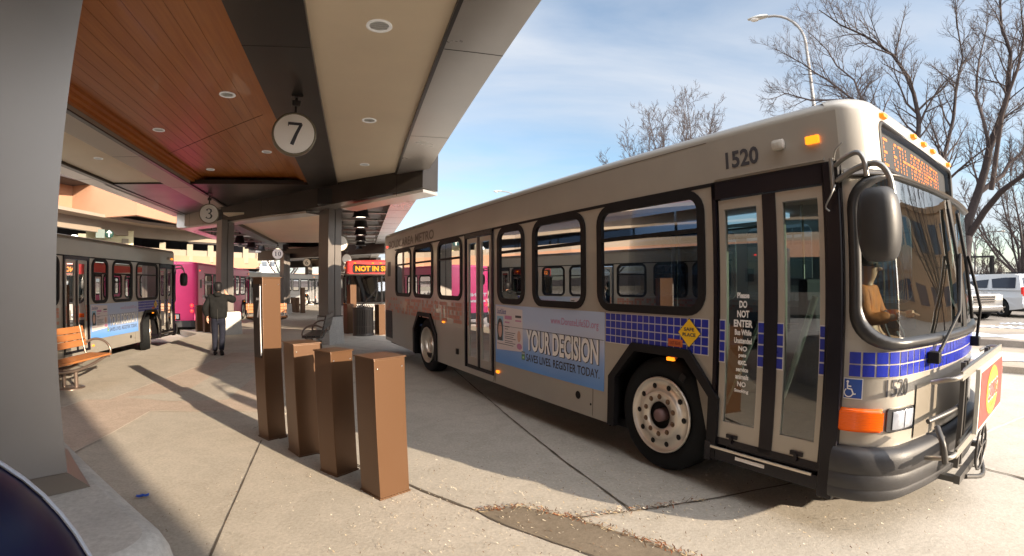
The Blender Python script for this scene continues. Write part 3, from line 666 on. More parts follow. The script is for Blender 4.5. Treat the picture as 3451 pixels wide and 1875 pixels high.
    if front_deco:
        t = MB(); 
        t.grid([[front(.03+(UTOT-.06)*k/60, z, .004) for k in range(61)] for z in (1.105, 1.275)], 1, True)
        n = 39; wu = (UTOT-.06)/n
        for c in range(n):
            for r in range(2):
                u0 = .03+c*wu+.0055; u1 = .03+(c+1)*wu-.0055; z0 = 1.111+r*.083
                t.grid([[front(u0+(u1-u0)*k/3, z, .007) for k in range(4)] for z in (z0, z0+.074)], 0, True)
        t.build('nose_tile_band', [T, mat('nose_band_line', (.42, .38, .34), .4)], bus)
        if nums:
            t = MB(); text(t, nums, lambda x, y: front(x, y, .005), .25, .978, .185, .115, 0, .012); t.build('fleet_number', NUM, bus)
        t = MB(); f = lambda o: (lambda x, y: front(-.012+x*.72, .965+y*.86, o))
        t.grid([[front(.005+.115*k/5, z, .005) for k in range(6)] for z in (.962, 1.098)], 1, True); t.grid([[front(.010+.105*k/5, z, .007) for k in range(6)] for z in (.968, 1.092)], 0, True)
        g = f(.010)
        ribbon(t, [(.060, .118, .012), (.062, .075, .013), (.095, .072, .012), (.112, .035, .012), (.13, .038, .01)], g, 1); ribbon(t, [(.064, .095, .01), (.092, .093, .01)], g, 1)
        ribbon(t, [(.052+.0, .07, .009)]+[(.072+.036*cos(a), .045+.032*sin(a), .009) for a in [R(130+k*25) for k in range(10)]], g, 1)
        t.add([g(.061+.011*cos(b), .128+.010*sin(b)) for b in [2*pi*j/12 for j in range(12)]], [tuple(range(12))], 1)
        t.build('wheelchair_sign', [mat('sign_blue', (.02, .07, .30), .4), WHITE], bus)
# ------------------------------------------------------------------ ground, streets, island
def concrete(name, c, c2, sc=.6, joint=None):
    m = bpy.data.materials.new(name); m.use_nodes = True; t = m.node_tree; b = t.nodes['Principled BSDF']; MT[name] = m
    tcn = t.nodes.new('ShaderNodeTexCoord')
    n = t.nodes.new('ShaderNodeTexNoise'); n.inputs['Scale'].default_value = sc; n.inputs['Detail'].default_value = 8; n.inputs['Roughness'].default_value = .6; t.links.new(tcn.outputs['Object'], n.inputs[0])
    n2 = t.nodes.new('ShaderNodeTexNoise'); n2.inputs['Scale'].default_value = 38; n2.inputs['Detail'].default_value = 4; n2.inputs['Roughness'].default_value = .7; t.links.new(tcn.outputs['Object'], n2.inputs[0])
    n3 = t.nodes.new('ShaderNodeTexNoise'); n3.inputs['Scale'].default_value = 3.1; n3.inputs['Detail'].default_value = 6; n3.inputs['Distortion'].default_value = 1.2; t.links.new(tcn.outputs['Object'], n3.inputs[0])
    r = t.nodes.new('ShaderNodeValToRGB'); r.color_ramp.elements[0].position = .35; r.color_ramp.elements[1].position = .65; r.color_ramp.elements[0].color = (*c, 1); r.color_ramp.elements[1].color = (*c2, 1); t.links.new(n.outputs[0], r.inputs[0])
    r2 = t.nodes.new('ShaderNodeValToRGB'); r2.color_ramp.elements[0].position = .3; r2.color_ramp.elements[1].position = .72; r2.color_ramp.elements[0].color = (.80, .79, .78, 1); r2.color_ramp.elements[1].color = (1.12, 1.12, 1.12, 1); t.links.new(n2.outputs[0], r2.inputs[0])
    r3 = t.nodes.new('ShaderNodeValToRGB'); r3.color_ramp.elements[0].position = .38; r3.color_ramp.elements[1].position = .58; r3.color_ramp.elements[0].color = (.94, .94, .935, 1); r3.color_ramp.elements[1].color = (1.03, 1.03, 1.03, 1); t.links.new(n3.outputs[0], r3.inputs[0])
    x = t.nodes.new('ShaderNodeMixRGB'); x.blend_type = 'MULTIPLY'; x.inputs[0].default_value = 1; t.links.new(r.outputs[0], x.inputs[1]); t.links.new(r2.outputs[0], x.inputs[2])
    y = t.nodes.new('ShaderNodeMixRGB'); y.blend_type = 'MULTIPLY'; y.inputs[0].default_value = 1; t.links.new(x.outputs[0], y.inputs[1]); t.links.new(r3.outputs[0], y.inputs[2])
    t.links.new(y.outputs[0], b.inputs['Base Color']); b.inputs['Roughness'].default_value = .82
    bp = t.nodes.new('ShaderNodeBump'); bp.inputs['Strength'].default_value = .22; bp.inputs['Distance'].default_value = .01; t.links.new(n2.outputs[0], bp.inputs['Height']); t.links.new(bp.outputs[0], b.inputs['Normal'])
    return m
CONC = concrete('street_concrete', (.43, .39, .33), (.49, .445, .38))
ISL = concrete('island_concrete', (.44, .395, .33), (.49, .44, .37), .45)
PINKC = concrete('pink_concrete', (.45, .36, .29), (.51, .41, .335), .8)
GUTC = concrete('gutter_concrete', (.17, .135, .095), (.23, .185, .135), 1.5)
LOTC = concrete('lot_concrete', (.34, .28, .22), (.43, .36, .28), .3)
JNT = mat('joint_dark', (.10, .08, .06), .9)
JNTL = mat('joint_light', (.58, .52, .44), .9)
KERBM = concrete('kerb_concrete', (.22, .19, .165), (.30, .26, .22), 2)

g = MB(); g.add([(-900, -900, -.42), (900, -900, -.42), (900, 1100, -.42), (-900, 1100, -.42)], [(0, 1, 2, 3)])
tag(g.build('ground', concrete('earth_ground', (.20, .16, .11), (.28, .23, .16), .05)), kind='structure')
def sheet(name, m, a0, a1, b0, b1, st, fz, mt):
    g = MB(); na = int((a1-a0)/st)+1; nb = int((b1-b0)/st)+1
    g.grid([[AB(a0+(a1-a0)*i/na, b0+(b1-b0)*j/nb, fz(a0+(a1-a0)*i/na, b0+(b1-b0)*j/nb)) for j in range(nb+1)] for i in range(na+1)], 0, True)
    return tag(g.build(name, mt), kind='structure')
sheet('street', None, -26, 90, -20, 14, 1.0, lambda a, b: hground(a, b)-.004, CONC)
sheet('parking_lot', None, -40, 120, 14, 90, 8, lambda a, b: -.33*smooth(a, 13.5, 40)-.006, LOTC)
# island
IP = [(-14, 2.2), (2.0, 1.66), (2.5, 1.31), (3.06, .95), (3.36, .79), (3.66, .56), (3.96, .36), (5.9, -1.35), (11.67, 1.26), (14, 1.05), (17, .9), (18.5, 1.0), (20, 1.0), (22, 1.0), (24, 1.0), (80, 1.0),
      (80, -5.8), (24, -5.8), (22, -6.3), (20.6, -7.6), (17.4, -5.8), (-14, -5.9)]
g = MB(); n = len(IP)
tri = tessellate_polygon([[Vector((b, a, 0)) for a, b in IP]])
g.add([AB(a, b, hisl(a)+.004) for a, b in IP]+[AB(a, b, -.40) for a, b in IP], list(tri)+[(i, (i+1) % n, n+(i+1) % n, n+i) for i in range(n)])
tag(g.build('sidewalk', ISL), kind='structure')
def polyline(name, pts, wd, mt, z=.008, jitter=.0, seed=1):
    """thin strip along ground points given as world x, y"""
    rnd = random.Random(seed); P = []
    for i in range(len(pts)-1):
        a, b = Vector(pts[i]), Vector(pts[i+1]); k = max(1, int((b-a).length/.12))
        for j in range(k): P.append(a+(b-a)*j/k+Vector((rnd.uniform(-1, 1), rnd.uniform(-1, 1)))*jitter)
    P.append(Vector(pts[-1])); g = MB(); A = []; B = []
    for i, p in enumerate(P):
        d = (P[min(i+1, len(P)-1)]-P[max(i-1, 0)]).normalized(); q = Vector((-d.y, d.x))*wd/2*(1+rnd.uniform(-.5, .5)*(jitter > 0))
        A.append((p.x+q.x, p.y+q.y, z)); B.append((p.x-q.x, p.y-q.y, z))
    g.add(A+B, [(i, i+1, len(P)+i+1, len(P)+i) for i in range(len(P)-1)]); return g
def xy(a, b): v = AB(a, b); return (v.x, v.y)
jm = MB()
def addj(pts, wd, z=.008, mi=0, jit=.004, seed=1):
    g = polyline('j', pts, wd, None, z, jit, seed); jm.add(g.v, g.f, mi)
addj([xy(9.5, 1.82), (-0.04, 6.1), (0.49, 4.52), (0.6, 4.22), (0.9, 3.39)], .018, .004, 0, .004)
addj([(0.42, 3.31), (0.9, 3.38), (1.31, 3.44), (2.37, 3.6), (4.2, 3.9)], .016, .004, 0, .006, 2)
addj([(-1.55, 4.35), (-0.87, 3.88), (-0.59, 3.66), (-0.28, 3.44), (-0.04, 3.2), (0.49, 2.78), (.9, 2.45)], .02, .010, 0, .006, 3)
addj([(-2.75, 4.79), (-2.24, 3.43), (-1.91, 2.53), (-1.5, 1.4)], .012, .009, 0, .001, 4)
addj([(4.0, 3.48), (4.29, 3.35), (4.41, 3.01), (4.6, 2.2)], .03, .004, 0, .012, 5)
addj([(4.6, 3.9), (5.05, 3.98), (5.48, 4.17), (6.42, 4.45), (9, 5.1)], .028, .004, 1, .01, 6)
addj([xy(11.9, 1.2), xy(14.6, -1.2)], .016, .009); addj([xy(14.2, .95), xy(17.0, -1.4)], .016, .009)
for k in range(6): addj([xy(9.5+4.6*k, 1.84), xy(9.5+4.6*k, 9.5)], .02, hground(9.5+4.6*k, 3)+.006, 0, .006, 10+k)
addj([xy(8.6, -5.8), xy(8.9, -1.2)], .012, .009, 1, .002, 20); addj([xy(13.2, -5.8), xy(12.6, 1.0)], .012, .009, 0, .002, 21)
tag(jm.build('pavement_joints', [JNT, JNTL]), kind='structure')
def flat(name, ab, z, mt, world=False, kind='structure'):
    g = MB(); P = [(p[0], p[1]) if world else xy(*p) for p in ab]
    g.add([(x, y, z) for x, y in P], tessellate_polygon([[Vector((x, y, 0)) for x, y in P]])); return tag(g.build(name, mt), kind=kind)
flat('pink_paving_band', [(5.7, -5.8), (6.94, -4.33), (7.39, -4.28), (7.4, -3.9), (8.72, -3.73), (10.36, -3.51), (12.6, -3.3), (12.6, -1.5), (10.4, -1.55), (8.2, -1.6), (6.7, -1.35), (6.70, -2.39), (6.73, -2.96), (5.69, -3.0), (4.9, -3.1), (3.0, -3.35), (3.0, -5.8)], .0085, PINKC)
flat('light_paving_field', [(7.55, -3.75), (8.03, -2.89), (10.9, -2.85), (10.9, -2.0), (7.4, -2.05), (7.3, -2.9)], .0125, ISL)
jm = MB()
addj([xy(5.7, -5.8), xy(6.94, -4.33), xy(7.39, -4.28), xy(7.4, -3.9), xy(8.72, -3.73), xy(10.36, -3.51), xy(12.6, -3.3)], .02, .016, 0, .002, 7)
addj([xy(3.0, -3.35), xy(4.9, -3.1), xy(5.69, -3.0), xy(6.73, -2.96), xy(6.70, -2.39), xy(6.7, -1.35)], .02, .016, 0, .002, 8)
tag(jm.build('paving_band_joint', [JNTL]), kind='structure')
flat('gutter', [(-.27, 3.42), (.06, 3.51), (.43, 3.31), (.8, 2.99), (1.07, 2.72), (1.6, 2.15), (2.6, 1.0), (2.4, .6), (1.25, 2.0), (.49, 2.78), (-.04, 3.2)], .0115, GUTC, True)
# leaf litter and grit along the gutter
def scatter(name, label, n, fn, mats, seed):
    rnd = random.Random(seed); g = MB()
    for i in range(n):
        x, y, z, s, l = fn(rnd); a = rnd.uniform(0, pi); dx, dy = cos(a)*l, sin(a)*l; ex, ey = -sin(a)*s, cos(a)*s
        h = rnd.uniform(.002, .012)
        g.add([(x-dx-ex, y-dy-ey, z), (x+dx-ex, y+dy-ey, z+h), (x+dx+ex, y+dy+ey, z+h*.6), (x-dx+ex, y-dy+ey, z+.001)], [(0, 1, 2, 3)], rnd.randrange(len(mats)))
    return tag(g.build(name, mats), label, kind='stuff')
LM = [mat('leaf_rust', (.30, .10, .03), .8), mat('leaf_straw', (.52, .40, .24), .8), mat('leaf_brown', (.13, .075, .04), .8), mat('leaf_pale', (.60, .52, .40), .8)]
gl_ = [(-.75, 3.78), (-.27, 3.44), (.06, 3.52), (.43, 3.32), (.8, 3.0), (1.07, 2.73), (1.4, 2.35)]
gl2 = [(.42, 3.32), (.9, 3.38), (1.5, 3.47)]
def near_line(L_, sp):
    def fn(r):
        i = r.randrange(len(L_)-1); k = r.random(); a, b = L_[i], L_[i+1]
        return a[0]+(b[0]-a[0])*k+r.gauss(0, sp), a[1]+(b[1]-a[1])*k+r.gauss(0, sp), .014, r.uniform(.0012, .004), r.uniform(.006, .028)
    return fn
scatter('leaf_litter', 'rust brown leaves and pine needles along the gutter', 420, near_line(gl_[1:], .026), LM[:3], 2)
scatter('leaf_litter', 'straw litter in the joint beside the gutter', 150, near_line(gl2, .03), LM, 3)
scatter('grit', 'pale crumbs and straw strewn over the concrete by the bollards', 1500, lambda r: (r.uniform(-1.2, 3.6), 3.5+r.gauss(0, .75), .014, r.uniform(.001, .003), r.uniform(.003, .014)), [LM[1], LM[3], LM[2], LM[3]], 4)
scatter('grit', 'pale crumbs scattered on the sidewalk slab', 420, lambda r: (r.uniform(-2.6, .6), r.uniform(2.2, 4.4), .018, r.uniform(.001, .003), r.uniform(.002, .008)), [LM[3], LM[2]], 5)
o = MB(); o.grid([[(x*.05, y*.022, .004+.018*abs(sin(3*x+2*y))) for x in (-1, -.5, 0, .5, 1)] for y in (-1, 0, 1)], 0, True)
tag(o.build('litter', mat('blue_wrapper', (.02, .12, .65), .4), None, (-2.96, 3.136, .016), .6), 'small crumpled blue wrapper on the shaded sidewalk', 'litter')
# kerbs, snow and medians on the far side of the street (right of the photograph)
RA = Vector((14.2, 10.1)); RDIR = Vector((-.55, .835)).normalized()
def band(name, p0, p1, wd, z0, z1, mt, kind='structure'):
    a, b = Vector(p0), Vector(p1); d = (b-a).normalized(); q = Vector((d.y, -d.x))*wd
    g = MB(); P = [a, b, b+q, a+q]
    g.add([(p.x, p.y, z0) for p in P]+[(p.x, p.y, z1) for p in P], [(4, 5, 6, 7), (0, 1, 5, 4), (1, 2, 6, 5), (2, 3, 7, 6), (3, 0, 4, 7)])
    return tag(g.build(name, mt), kind=kind)
band('kerb', (4.0, 24), (17.5, 2.0), .22, -.02, .16, KERBM)
band('kerb', (2.5, 17.8), (14.5, 1.1), .20, -.02, .13, KERBM)
band('median', (2.5+.2, 17.8+.1), (14.5+.2, 1.1+.1), 1.3, -.02, .12, LOTC)
SNOW = mat('snow', (.74, .79, .88), .6, 0, .12, 2, bump=.5, bscale=6)
def snow(label, c, d, ln, wd, seed):
    rnd = random.Random(seed); g = MB(); d = Vector(d).normalized(); q = Vector((-d.y, d.x)); rows = []
    for i in range(40):
        k = i/39*2-1; e = (1-abs(k)**3)*(.6+.4*sin(i*1.7+seed)+rnd.uniform(-.1, .1)); row = []
        for j in range(9):
            m_ = j/8*2-1; p = Vector(c)+d*k*ln/2+q*m_*wd/2*e; row.append((p.x, p.y, c_z+.07*max(0, 1-m_*m_)*e+rnd.uniform(0, .02)))
        rows.append(row)
    g.grid(rows, 0, True); return tag(g.build('snow', SNOW), label, kind='stuff')
c_z = .16; snow('long bank of old snow behind the far kerb', (14.0, 9.3), (13.5, -22), 16, 1.3, 1)
c_z = .12; snow('snow remnant on the near median', (9.6, 7.6), (12, -16.7), 6, .6, 2)
c_z = 0.0; snow('thin snow streak in the parking lot', (17.9, 12.9), (13.5, -22), 3.2, .5, 3)
snow('thin snow streak by the parked cars', (19.8, 13.6), (13.5, -22), 2.2, .35, 5)

# ------------------------------------------------------------------ canopy
BRZ = mat('bronze_panel', (.055, .048, .044), .34, .55, .06, 1.2)
BRZL = mat('bronze_panel_light', (.26, .23, .20), .33, .55, .08, .8)
SOFF = mat('soffit_beige', (.80, .68, .51), .62, 0, .04, .7)
FASC = mat('fascia_panel', (.46, .43, .40), .30, .55, .08, .7)
FASD = mat('fascia_panel_dark', (.165, .165, .175), .30, .55, .08, .7)
def woodmat():
    m = bpy.data.materials.new('wood_ceiling'); m.use_nodes = True; t = m.node_tree; b = t.nodes['Principled BSDF']
    tcn = t.nodes.new('ShaderNodeTexCoord'); mpn = t.nodes.new('ShaderNodeMapping'); mpn.inputs['Scale'].default_value = (6.5, .35, 1); t.links.new(tcn.outputs['Object'], mpn.inputs[0])
    n = t.nodes.new('ShaderNodeTexNoise'); n.inputs['Scale'].default_value = 3; n.inputs['Detail'].default_value = 7; t.links.new(mpn.outputs[0], n.inputs[0])
    sp = t.nodes.new('ShaderNodeSeparateXYZ'); t.links.new(tcn.outputs['Object'], sp.inputs[0])
    fl = t.nodes.new('ShaderNodeMath'); fl.operation = 'MULTIPLY'; fl.inputs[1].default_value = 1/.265; t.links.new(sp.outputs[0], fl.inputs[0])
    f2 = t.nodes.new('ShaderNodeMath'); f2.operation = 'FLOOR'; t.links.new(fl.outputs[0], f2.inputs[0])
    wn = t.nodes.new('ShaderNodeTexWhiteNoise'); wn.noise_dimensions = '1D'; t.links.new(f2.outputs[0], wn.inputs['W'])
    ad = t.nodes.new('ShaderNodeMath'); ad.operation = 'MULTIPLY_ADD'; ad.inputs[1].default_value = .18; t.links.new(wn.outputs[0], ad.inputs[0]); t.links.new(n.outputs[0], ad.inputs[2])
    r = t.nodes.new('ShaderNodeValToRGB'); e = r.color_ramp.elements; e[0].position = .35; e[0].color = (.36, .11, .022, 1); e[1].position = .85; e[1].color = (.48, .17, .036, 1)
    t.links.new(ad.outputs[0], r.inputs[0]); t.links.new(r.outputs[0], b.inputs['Base Color']); b.inputs['Roughness'].default_value = .32; b.inputs['Coat Weight'].default_value = .08; b.inputs['Specular IOR Level'].default_value = .35
    return m
WOOD = woodmat(); GAP = mat('panel_gap', (.012, .01, .01), .8)
def CF(n, label, cat, a=0, b=0, z=0, grp=None): return thing(n, label, cat, AB(a, b, z), CYAW, grp)
def beamline(b, off=0.0): return 12.62-.97*b+off
A0 = -9.0
roof = CF('canopy_roof', 'near bus canopy with brown wood ceiling, beige soffits and dark metal beams', 'canopy')
def slab(mb, b0, b1, z0, z1, a0=A0, mi=0, near=None):
    """piece of the canopy between two lines b0, b1, ending on the slanting crossbeam"""
    P = [(b0, a0), (b1, a0), (b1, beamline(b1)), (b0, beamline(b0))]
    mb.prism(P, z0, z1, mi)
ZS = 4.40
m = MB(); slab(m, -4.72, -1.45, 4.62, 4.72); wc = m.build('wood_ceiling', WOOD, roof)
m = MB()   # sloping wood edge mouldings, three steps
for b, s in ((-1.45, 1), (-4.72, -1)):
    for k in range(3):
        x0 = b-s*(.30-.09*k); x1 = b-s*(.21-.09*k)
        P = [(x0, A0), (x1, A0), (x1, beamline(x1)), (x0, beamline(x0))]; m.prism(P, 4.575-.055*k, 4.618)
P = [(-4.72, beamline(-4.72)-.25), (-1.45, beamline(-1.45)-.25), (-1.45, beamline(-1.45)), (-4.72, beamline(-4.72))]; m.prism(P, 4.50, 4.617)
m.build('ceiling_moulding', WOOD, roof)
m = MB()   # plank grooves and the two diagonal panel joints
for k in range(13): b = -4.45+k*.225; m.prism([(b, A0), (b+.003, A0), (b+.003, beamline(b)-.25), (b, beamline(b)-.25)], 4.6175, 4.6195, 1)
for c in (6.6, -1.5, -8): m.prism([(-4.42, c+4.42), (-1.75, c+1.75), (-1.75, c+1.765), (-4.42, c+4.435)], 4.616, 4.6185)
m.prism([(-1.765, A0), (-1.745, A0), (-1.745, beamline(-1.75)-.25), (-1.765, beamline(-1.76)-.25)], 4.60, 4.6165, 1); m.build('ceiling_joints', [GAP, mat('wood_groove', (.13, .042, .012), .6)], roof)
m = MB(); slab(m, -1.45, -.66, ZS-.01, ZS+.35); slab(m, -5.45, -4.72, ZS-.01, ZS+.35, A0, 1)
m.box(-4.80, -4.70, A0, beamline(-4.7), ZS-.03, ZS-.005, 0)
sb = m.build('ceiling_beam', [BRZ, mat('side_soffit_panel', (.46, .41, .34), .45, .1, .04, .8)], roof)
m = MB(); slab(m, -.66, .80, ZS+.05, ZS+.12); slab(m, -6.92, -5.45, ZS+.05, ZS+.12); m.build('beige_soffit', SOFF, roof)
m = MB(); slab(m, .80, .845, ZS+.0, ZS+.5); slab(m, -7.08, -6.92, ZS-.02, ZS+.5); slab(m, -.672, -.655, ZS-.0, ZS+.06, A0, 1); m.build('edge_strip', [BRZ, BRZL], roof)
m = MB(); slab(m, .845, 1.55, ZS, ZS+.55, A0, 0); slab(m, -7.62, -7.08, ZS, ZS+.55, A0, 0); m.build('fascia', FASC, roof)
m = MB()
for k in range(-4, 4):
    a = 5.13+3.46*k
    if a < beamline(.845): m.box(.85, 1.552, a, a+.014, ZS-.0015, ZS+.552)
for k in range(-4, 6):
    a = 9.3+3.4*k
    if a < 19: m.box(-7.622, -7.09, a, a+.014, ZS-.0015, ZS+.552); m.box(-5.45, -4.81, a-2.3, a-2.286, ZS-.0115, ZS)
for a in (-1.2, 5.33): m.box(-1.45, -.67, a, a+.012, ZS-.0115, ZS)
m.build('panel_joint', GAP, roof)
m = MB(); slab(m, -7.60, 1.53, ZS+.40, ZS+.56); m.build('roof_deck', BRZ, roof)
# slanting crossbeam
m = MB()
def beam(m, b0, b1, zb0, zb1, zt, th=.62, mi=0, mi2=1):
    f = lambda b, o, z: (b+o*.696, beamline(b)+o*.718, z)
    vs = [f(b0, 0, zb0), f(b1, 0, zb1), f(b1, 0, zt), f(b0, 0, zt), f(b0, th, zb0), f(b1, th, zb1), f(b1, th, zt), f(b0, th, zt)]
    m.add(vs, [(0, 1, 2, 3), (4, 5, 6, 7), (1, 5, 6, 2), (0, 4, 7, 3), (3, 2, 6, 7)], mi); m.add(vs, [(0, 1, 5, 4)], mi2)
beam(m, -1.6, 1.42, 3.84, 3.98, ZS+.56); beam(m, -5.0, -1.6, 3.84, 3.84, ZS+.56); beam(m, -7.5, -5.0, 3.98, 3.84, ZS+.56, .62, 1, 1)
f = lambda b, o, z: (b+o*.696, beamline(b)+o*.718, z)
cb_ = m.build('crossbeam', [BRZ, BRZL], roof)
m = MB()
for b, mi in ((.845, 0), (-3.2, 0), (-5.9, 0), (-6.7, 0)): m.add([f(b, -.002, 3.86), f(b+.012, -.002, 3.86), f(b+.012, -.002, ZS), f(b, -.002, ZS)], [(0, 1, 2, 3)])
m.build('panel_joint', GAP, roof)
# light ledge under the crossbeam
m = MB()
vs = [f(-.55, .02, 3.79), f(1.42, .02, 3.945), f(1.42, .60, 3.945), f(-.55, .60, 3.79)]
m.add(vs+[(x, y, z-.07) for x, y, z in vs], [(0, 1, 2, 3), (4, 5, 6, 7), (0, 1, 5, 4), (1, 2, 6, 5), (2, 3, 7, 6), (3, 0, 4, 7)])
vs = [f(-7.3, .02, 3.93), f(-1.6, .02, 3.80), f(-1.6, .60, 3.80), f(-7.3, .60, 3.93)]
m.add(vs+[(x, y, z-.06) for x, y, z in vs], [(0, 1, 2, 3), (4, 5, 6, 7), (0, 1, 5, 4), (1, 2, 6, 5), (2, 3, 7, 6), (3, 0, 4, 7)])
m.build('beam_ledge', FASC, roof)
# crossbeam over the foreground column
m = MB()
def f2(b, o, z): return (b+o*.696, .15-.97*b+o*.718, z)
for b0, b1, mi in ((-7.4, 1.45, 0),):
    vs = [f2(b0, 0, 3.86), f2(b1, 0, 3.9), f2(b1, 0, ZS), f2(b0, 0, ZS), f2(b0, .6, 3.86), f2(b1, .6, 3.9), f2(b1, .6, ZS), f2(b0, .6, ZS)]
    m.add(vs, [(0, 1, 2, 3), (4, 5, 6, 7), (0, 1, 5, 4), (1, 5, 6, 2), (0, 4, 7, 3), (3, 2, 6, 7)])
m.build('crossbeam', [BRZ], roof)

# downlights recessed in the ceiling
DLR = mat('downlight_ring', (.90, .88, .84), .35, emit=.05); DLI = mat('downlight_mirror', (.9, .9, .9), .12, 1.0, emit=.0)
def downlight(a, b, z, label, k=1.0):
    t = CF('downlight', label, 'downlight', a, b, z, 'downlights set in the canopy ceiling')
    r = MB(); r.lathe([(.11*k, .0), (.112*k, -.012), (.095*k, -.016), (.085*k, -.012), (.083*k, -.002)], 24); r.build('trim_ring', DLR, t)
    r = MB(); r.lathe([(.084*k, -.004), (.075*k, -.002), (.05*k, -.001), (.0, -.0015)], 20, 0); 
    for q in range(4): r.box(-.08*k, .08*k, -.055*k+.035*q*k, -.049*k+.035*q*k, -.011, -.002, 1)
    r.build('reflector', [DLI, mat('louvre_white', (.85, .85, .82), .35)], t); return t
for (a, b, z, lab, k) in [
    (4.83, .09, ZS+.05, 'largest round downlight in the beige soffit beside the outer fascia', 1.25), (7.99, .08, ZS+.05, 'second downlight of the beige soffit beside the outer fascia', 1.1), (11.12, .05, ZS+.05, 'small downlight of the beige soffit where it meets the crossbeam', 1.0),
    (7.45, -2.16, 4.617, 'downlight in the wood ceiling just before the hanging number 7', 1.15), (9.27, -3.97, 4.617, 'downlight near the dark edge of the wood ceiling, before the diagonal joint', 1.05),
    (10.83, -2.14, 4.617, 'downlight in the wood ceiling beyond the diagonal joint, by the sign 7', 1.0), (12.6, -3.93, 4.617, 'downlight in the wood ceiling midway along its dark edge', 1.0),
    (14.15, -2.14, 4.617, 'downlight in the wood ceiling close to the dark crossbeam', 1.0), (15.9, -3.92, 4.617, 'downlight in the far tip of the wood ceiling above the 3', .95),
    (10.75, -5.95, ZS+.05, 'clearest downlight of the soffit on the garage side', .9), (13.83, -5.88, ZS+.05, 'middle small downlight of the soffit on the garage side', .85), (16.93, -5.86, ZS+.05, 'faint downlight of the garage-side soffit above the sign 3', .85)]:
    downlight(a, b, z, lab, k)

# columns: steel shaft on a flared concrete pedestal, both turned with the crossbeams
PED = concrete('pedestal_concrete', (.50, .48, .45), (.60, .575, .53), 1.2)
SHAFT = mat('column_metal', (.17, .15, .135), .38, .35, .07, 1.1)
def column(label, N, e1, e2, w1, w2, zp, sh, ztop=4.3, shaft_off=.07, z0=0.0):
    """N: corner nearest to the camera (a, b); e1, e2: unit directions of the two faces in (a, b)"""
    c = CF('canopy_column', label, 'column', N[0], N[1], z0, 'columns carrying the canopy')
    P = lambda p, q: (e1[1]*p+e2[1]*q, e1[0]*p+e2[0]*q)
    m = MB(); t = .045
    lo = [P(0, 0), P(w1, 0), P(w1, w2), P(0, w2)]; hi = [P(t, t), P(w1-t, t), P(w1-t, w2-t), P(t, w2-t)]; h2 = [P(t+.03, t+.03), P(w1-t-.03, t+.03), P(w1-t-.03, w2-t-.03), P(t+.03, w2-t-.03)]
    m.add([(x, y, -.3) for x, y in lo]+[(x, y, zp-.03) for x, y in hi]+[(x, y, zp) for x, y in h2], [(0, 1, 5, 4), (1, 2, 6, 5), (2, 3, 7, 6), (3, 0, 4, 7), (4, 5, 9, 8), (5, 6, 10, 9), (6, 7, 11, 10), (7, 4, 8, 11), (8, 9, 10, 11)])
    m.build('pedestal', PED, c)
    s = sh; m = MB(); q0, q1, r0, r1 = s
    def bx(p0, p1, r0_, r1_, z0_, z1_, mi=0):
        v = [P(p0, r0_), P(p1, r0_), P(p1, r1_), P(p0, r1_)]; m.add([(x, y, z0_) for x, y in v]+[(x, y, z1_) for x, y in v], [(0, 1, 2, 3), (4, 5, 6, 7), (0, 1, 5, 4), (1, 2, 6, 5), (2, 3, 7, 6), (3, 0, 4, 7)], mi)
    mid = (r0+r1)/2
    bx(q0, q1, r0, mid-.012, zp+.01, ztop); bx(q0, q1, mid+.012, r1, zp+.01, ztop); bx(q0+.03, q1-.03, mid-.012, mid+.012, zp+.01, ztop, 1)
    sh_ = m.build('shaft', [SHAFT, GAP], c)
    m = MB(); bx(q0-.03, q1+.03, r0-.03, r1+.03, zp+.002, zp+.03, 0); m.build('base_plate', BRZ, c)
    return c
d1 = (.80, -.60); d2 = (.60, .80)
column('tall steel column on a concrete pedestal beside the dark bench, in front of the red bus', (13.98, -.896), (.80, -.60), (.625, .78), .76, .56, .785, (.09, .60, .04, .50), 3.9)
column('column with a sunlit lower half on a pale pedestal, behind the walking man', (16.85, -4.78), (.80, -.60), (.60, .80), .85, .80, .785, (.10, .58, .06, .52), 3.9)
column('column with a ring sign, second in line behind the bench column', (28.6, -1.0), (.80, -.60), (.60, .80), .7, .6, .7, (.05, .6, .05, .5), 4.2, 0, -.22)
column('column beside the hanging number 10', (31.6, -4.9), (.80, -.60), (.60, .80), .75, .65, .7, (.05, .6, .05, .5), 3.9, 0, -.22)
column('distant slim column beside the hanging number 6', (46.3, -4.9), (.80, -.60), (.60, .80), .75, .65, .7, (.05, .6, .05, .5), 3.9, 0, -.22)
column('farthest column in line behind the bench column', (43.5, -1.0), (.80, -.60), (.60, .80), .7, .6, .7, (.05, .6, .05, .5), 3.9, 0, -.22)
# foreground column: its pedestal is a long block with a rounded end
c = CF('canopy_column', 'broad grey foreground column on a rounded concrete block, beside the domed bin', 'column', 0, 0, 0, 'columns carrying the canopy')
E1 = Vector((-.683, .731)); E2 = Vector((-.78, -.62))*1.0          # local (x=b, y=a): along the long edge, and towards the camera side
Rc = Vector((-.69, 1.74)); m = MB()
def blk(ins, z):
    o = []; r = .22
    L1 = 2.6; L2 = 1.05; u = E1; v = Vector((-E1.y, E1.x))*-1 if 0 else Vector((-.731, -.683))
    C0_ = Rc
    pts = []
    for (px, py, a0) in ((r, r, 180), (L1-r, r, 270), (L1-r, L2-r, 0), (r, L2-r, 90)):
        for k in range(7): a = R(a0+90*k/6); pts.append((px+(r-ins)*cos(a), py+(r-ins)*sin(a)))
    return [(C0_.x+u.x*p+v.x*q, C0_.y+u.y*p+v.y*q, z) for p, q in pts]
rows = [blk(-.10, -.1), blk(-.02, .6), blk(.0, .71), blk(.02, .755), blk(.06, .782), blk(.09, .79)]
m.grid(rows, 0, True, True); m.add(rows[-1], [tuple(range(28))]); m.build('pedestal', PED, c)
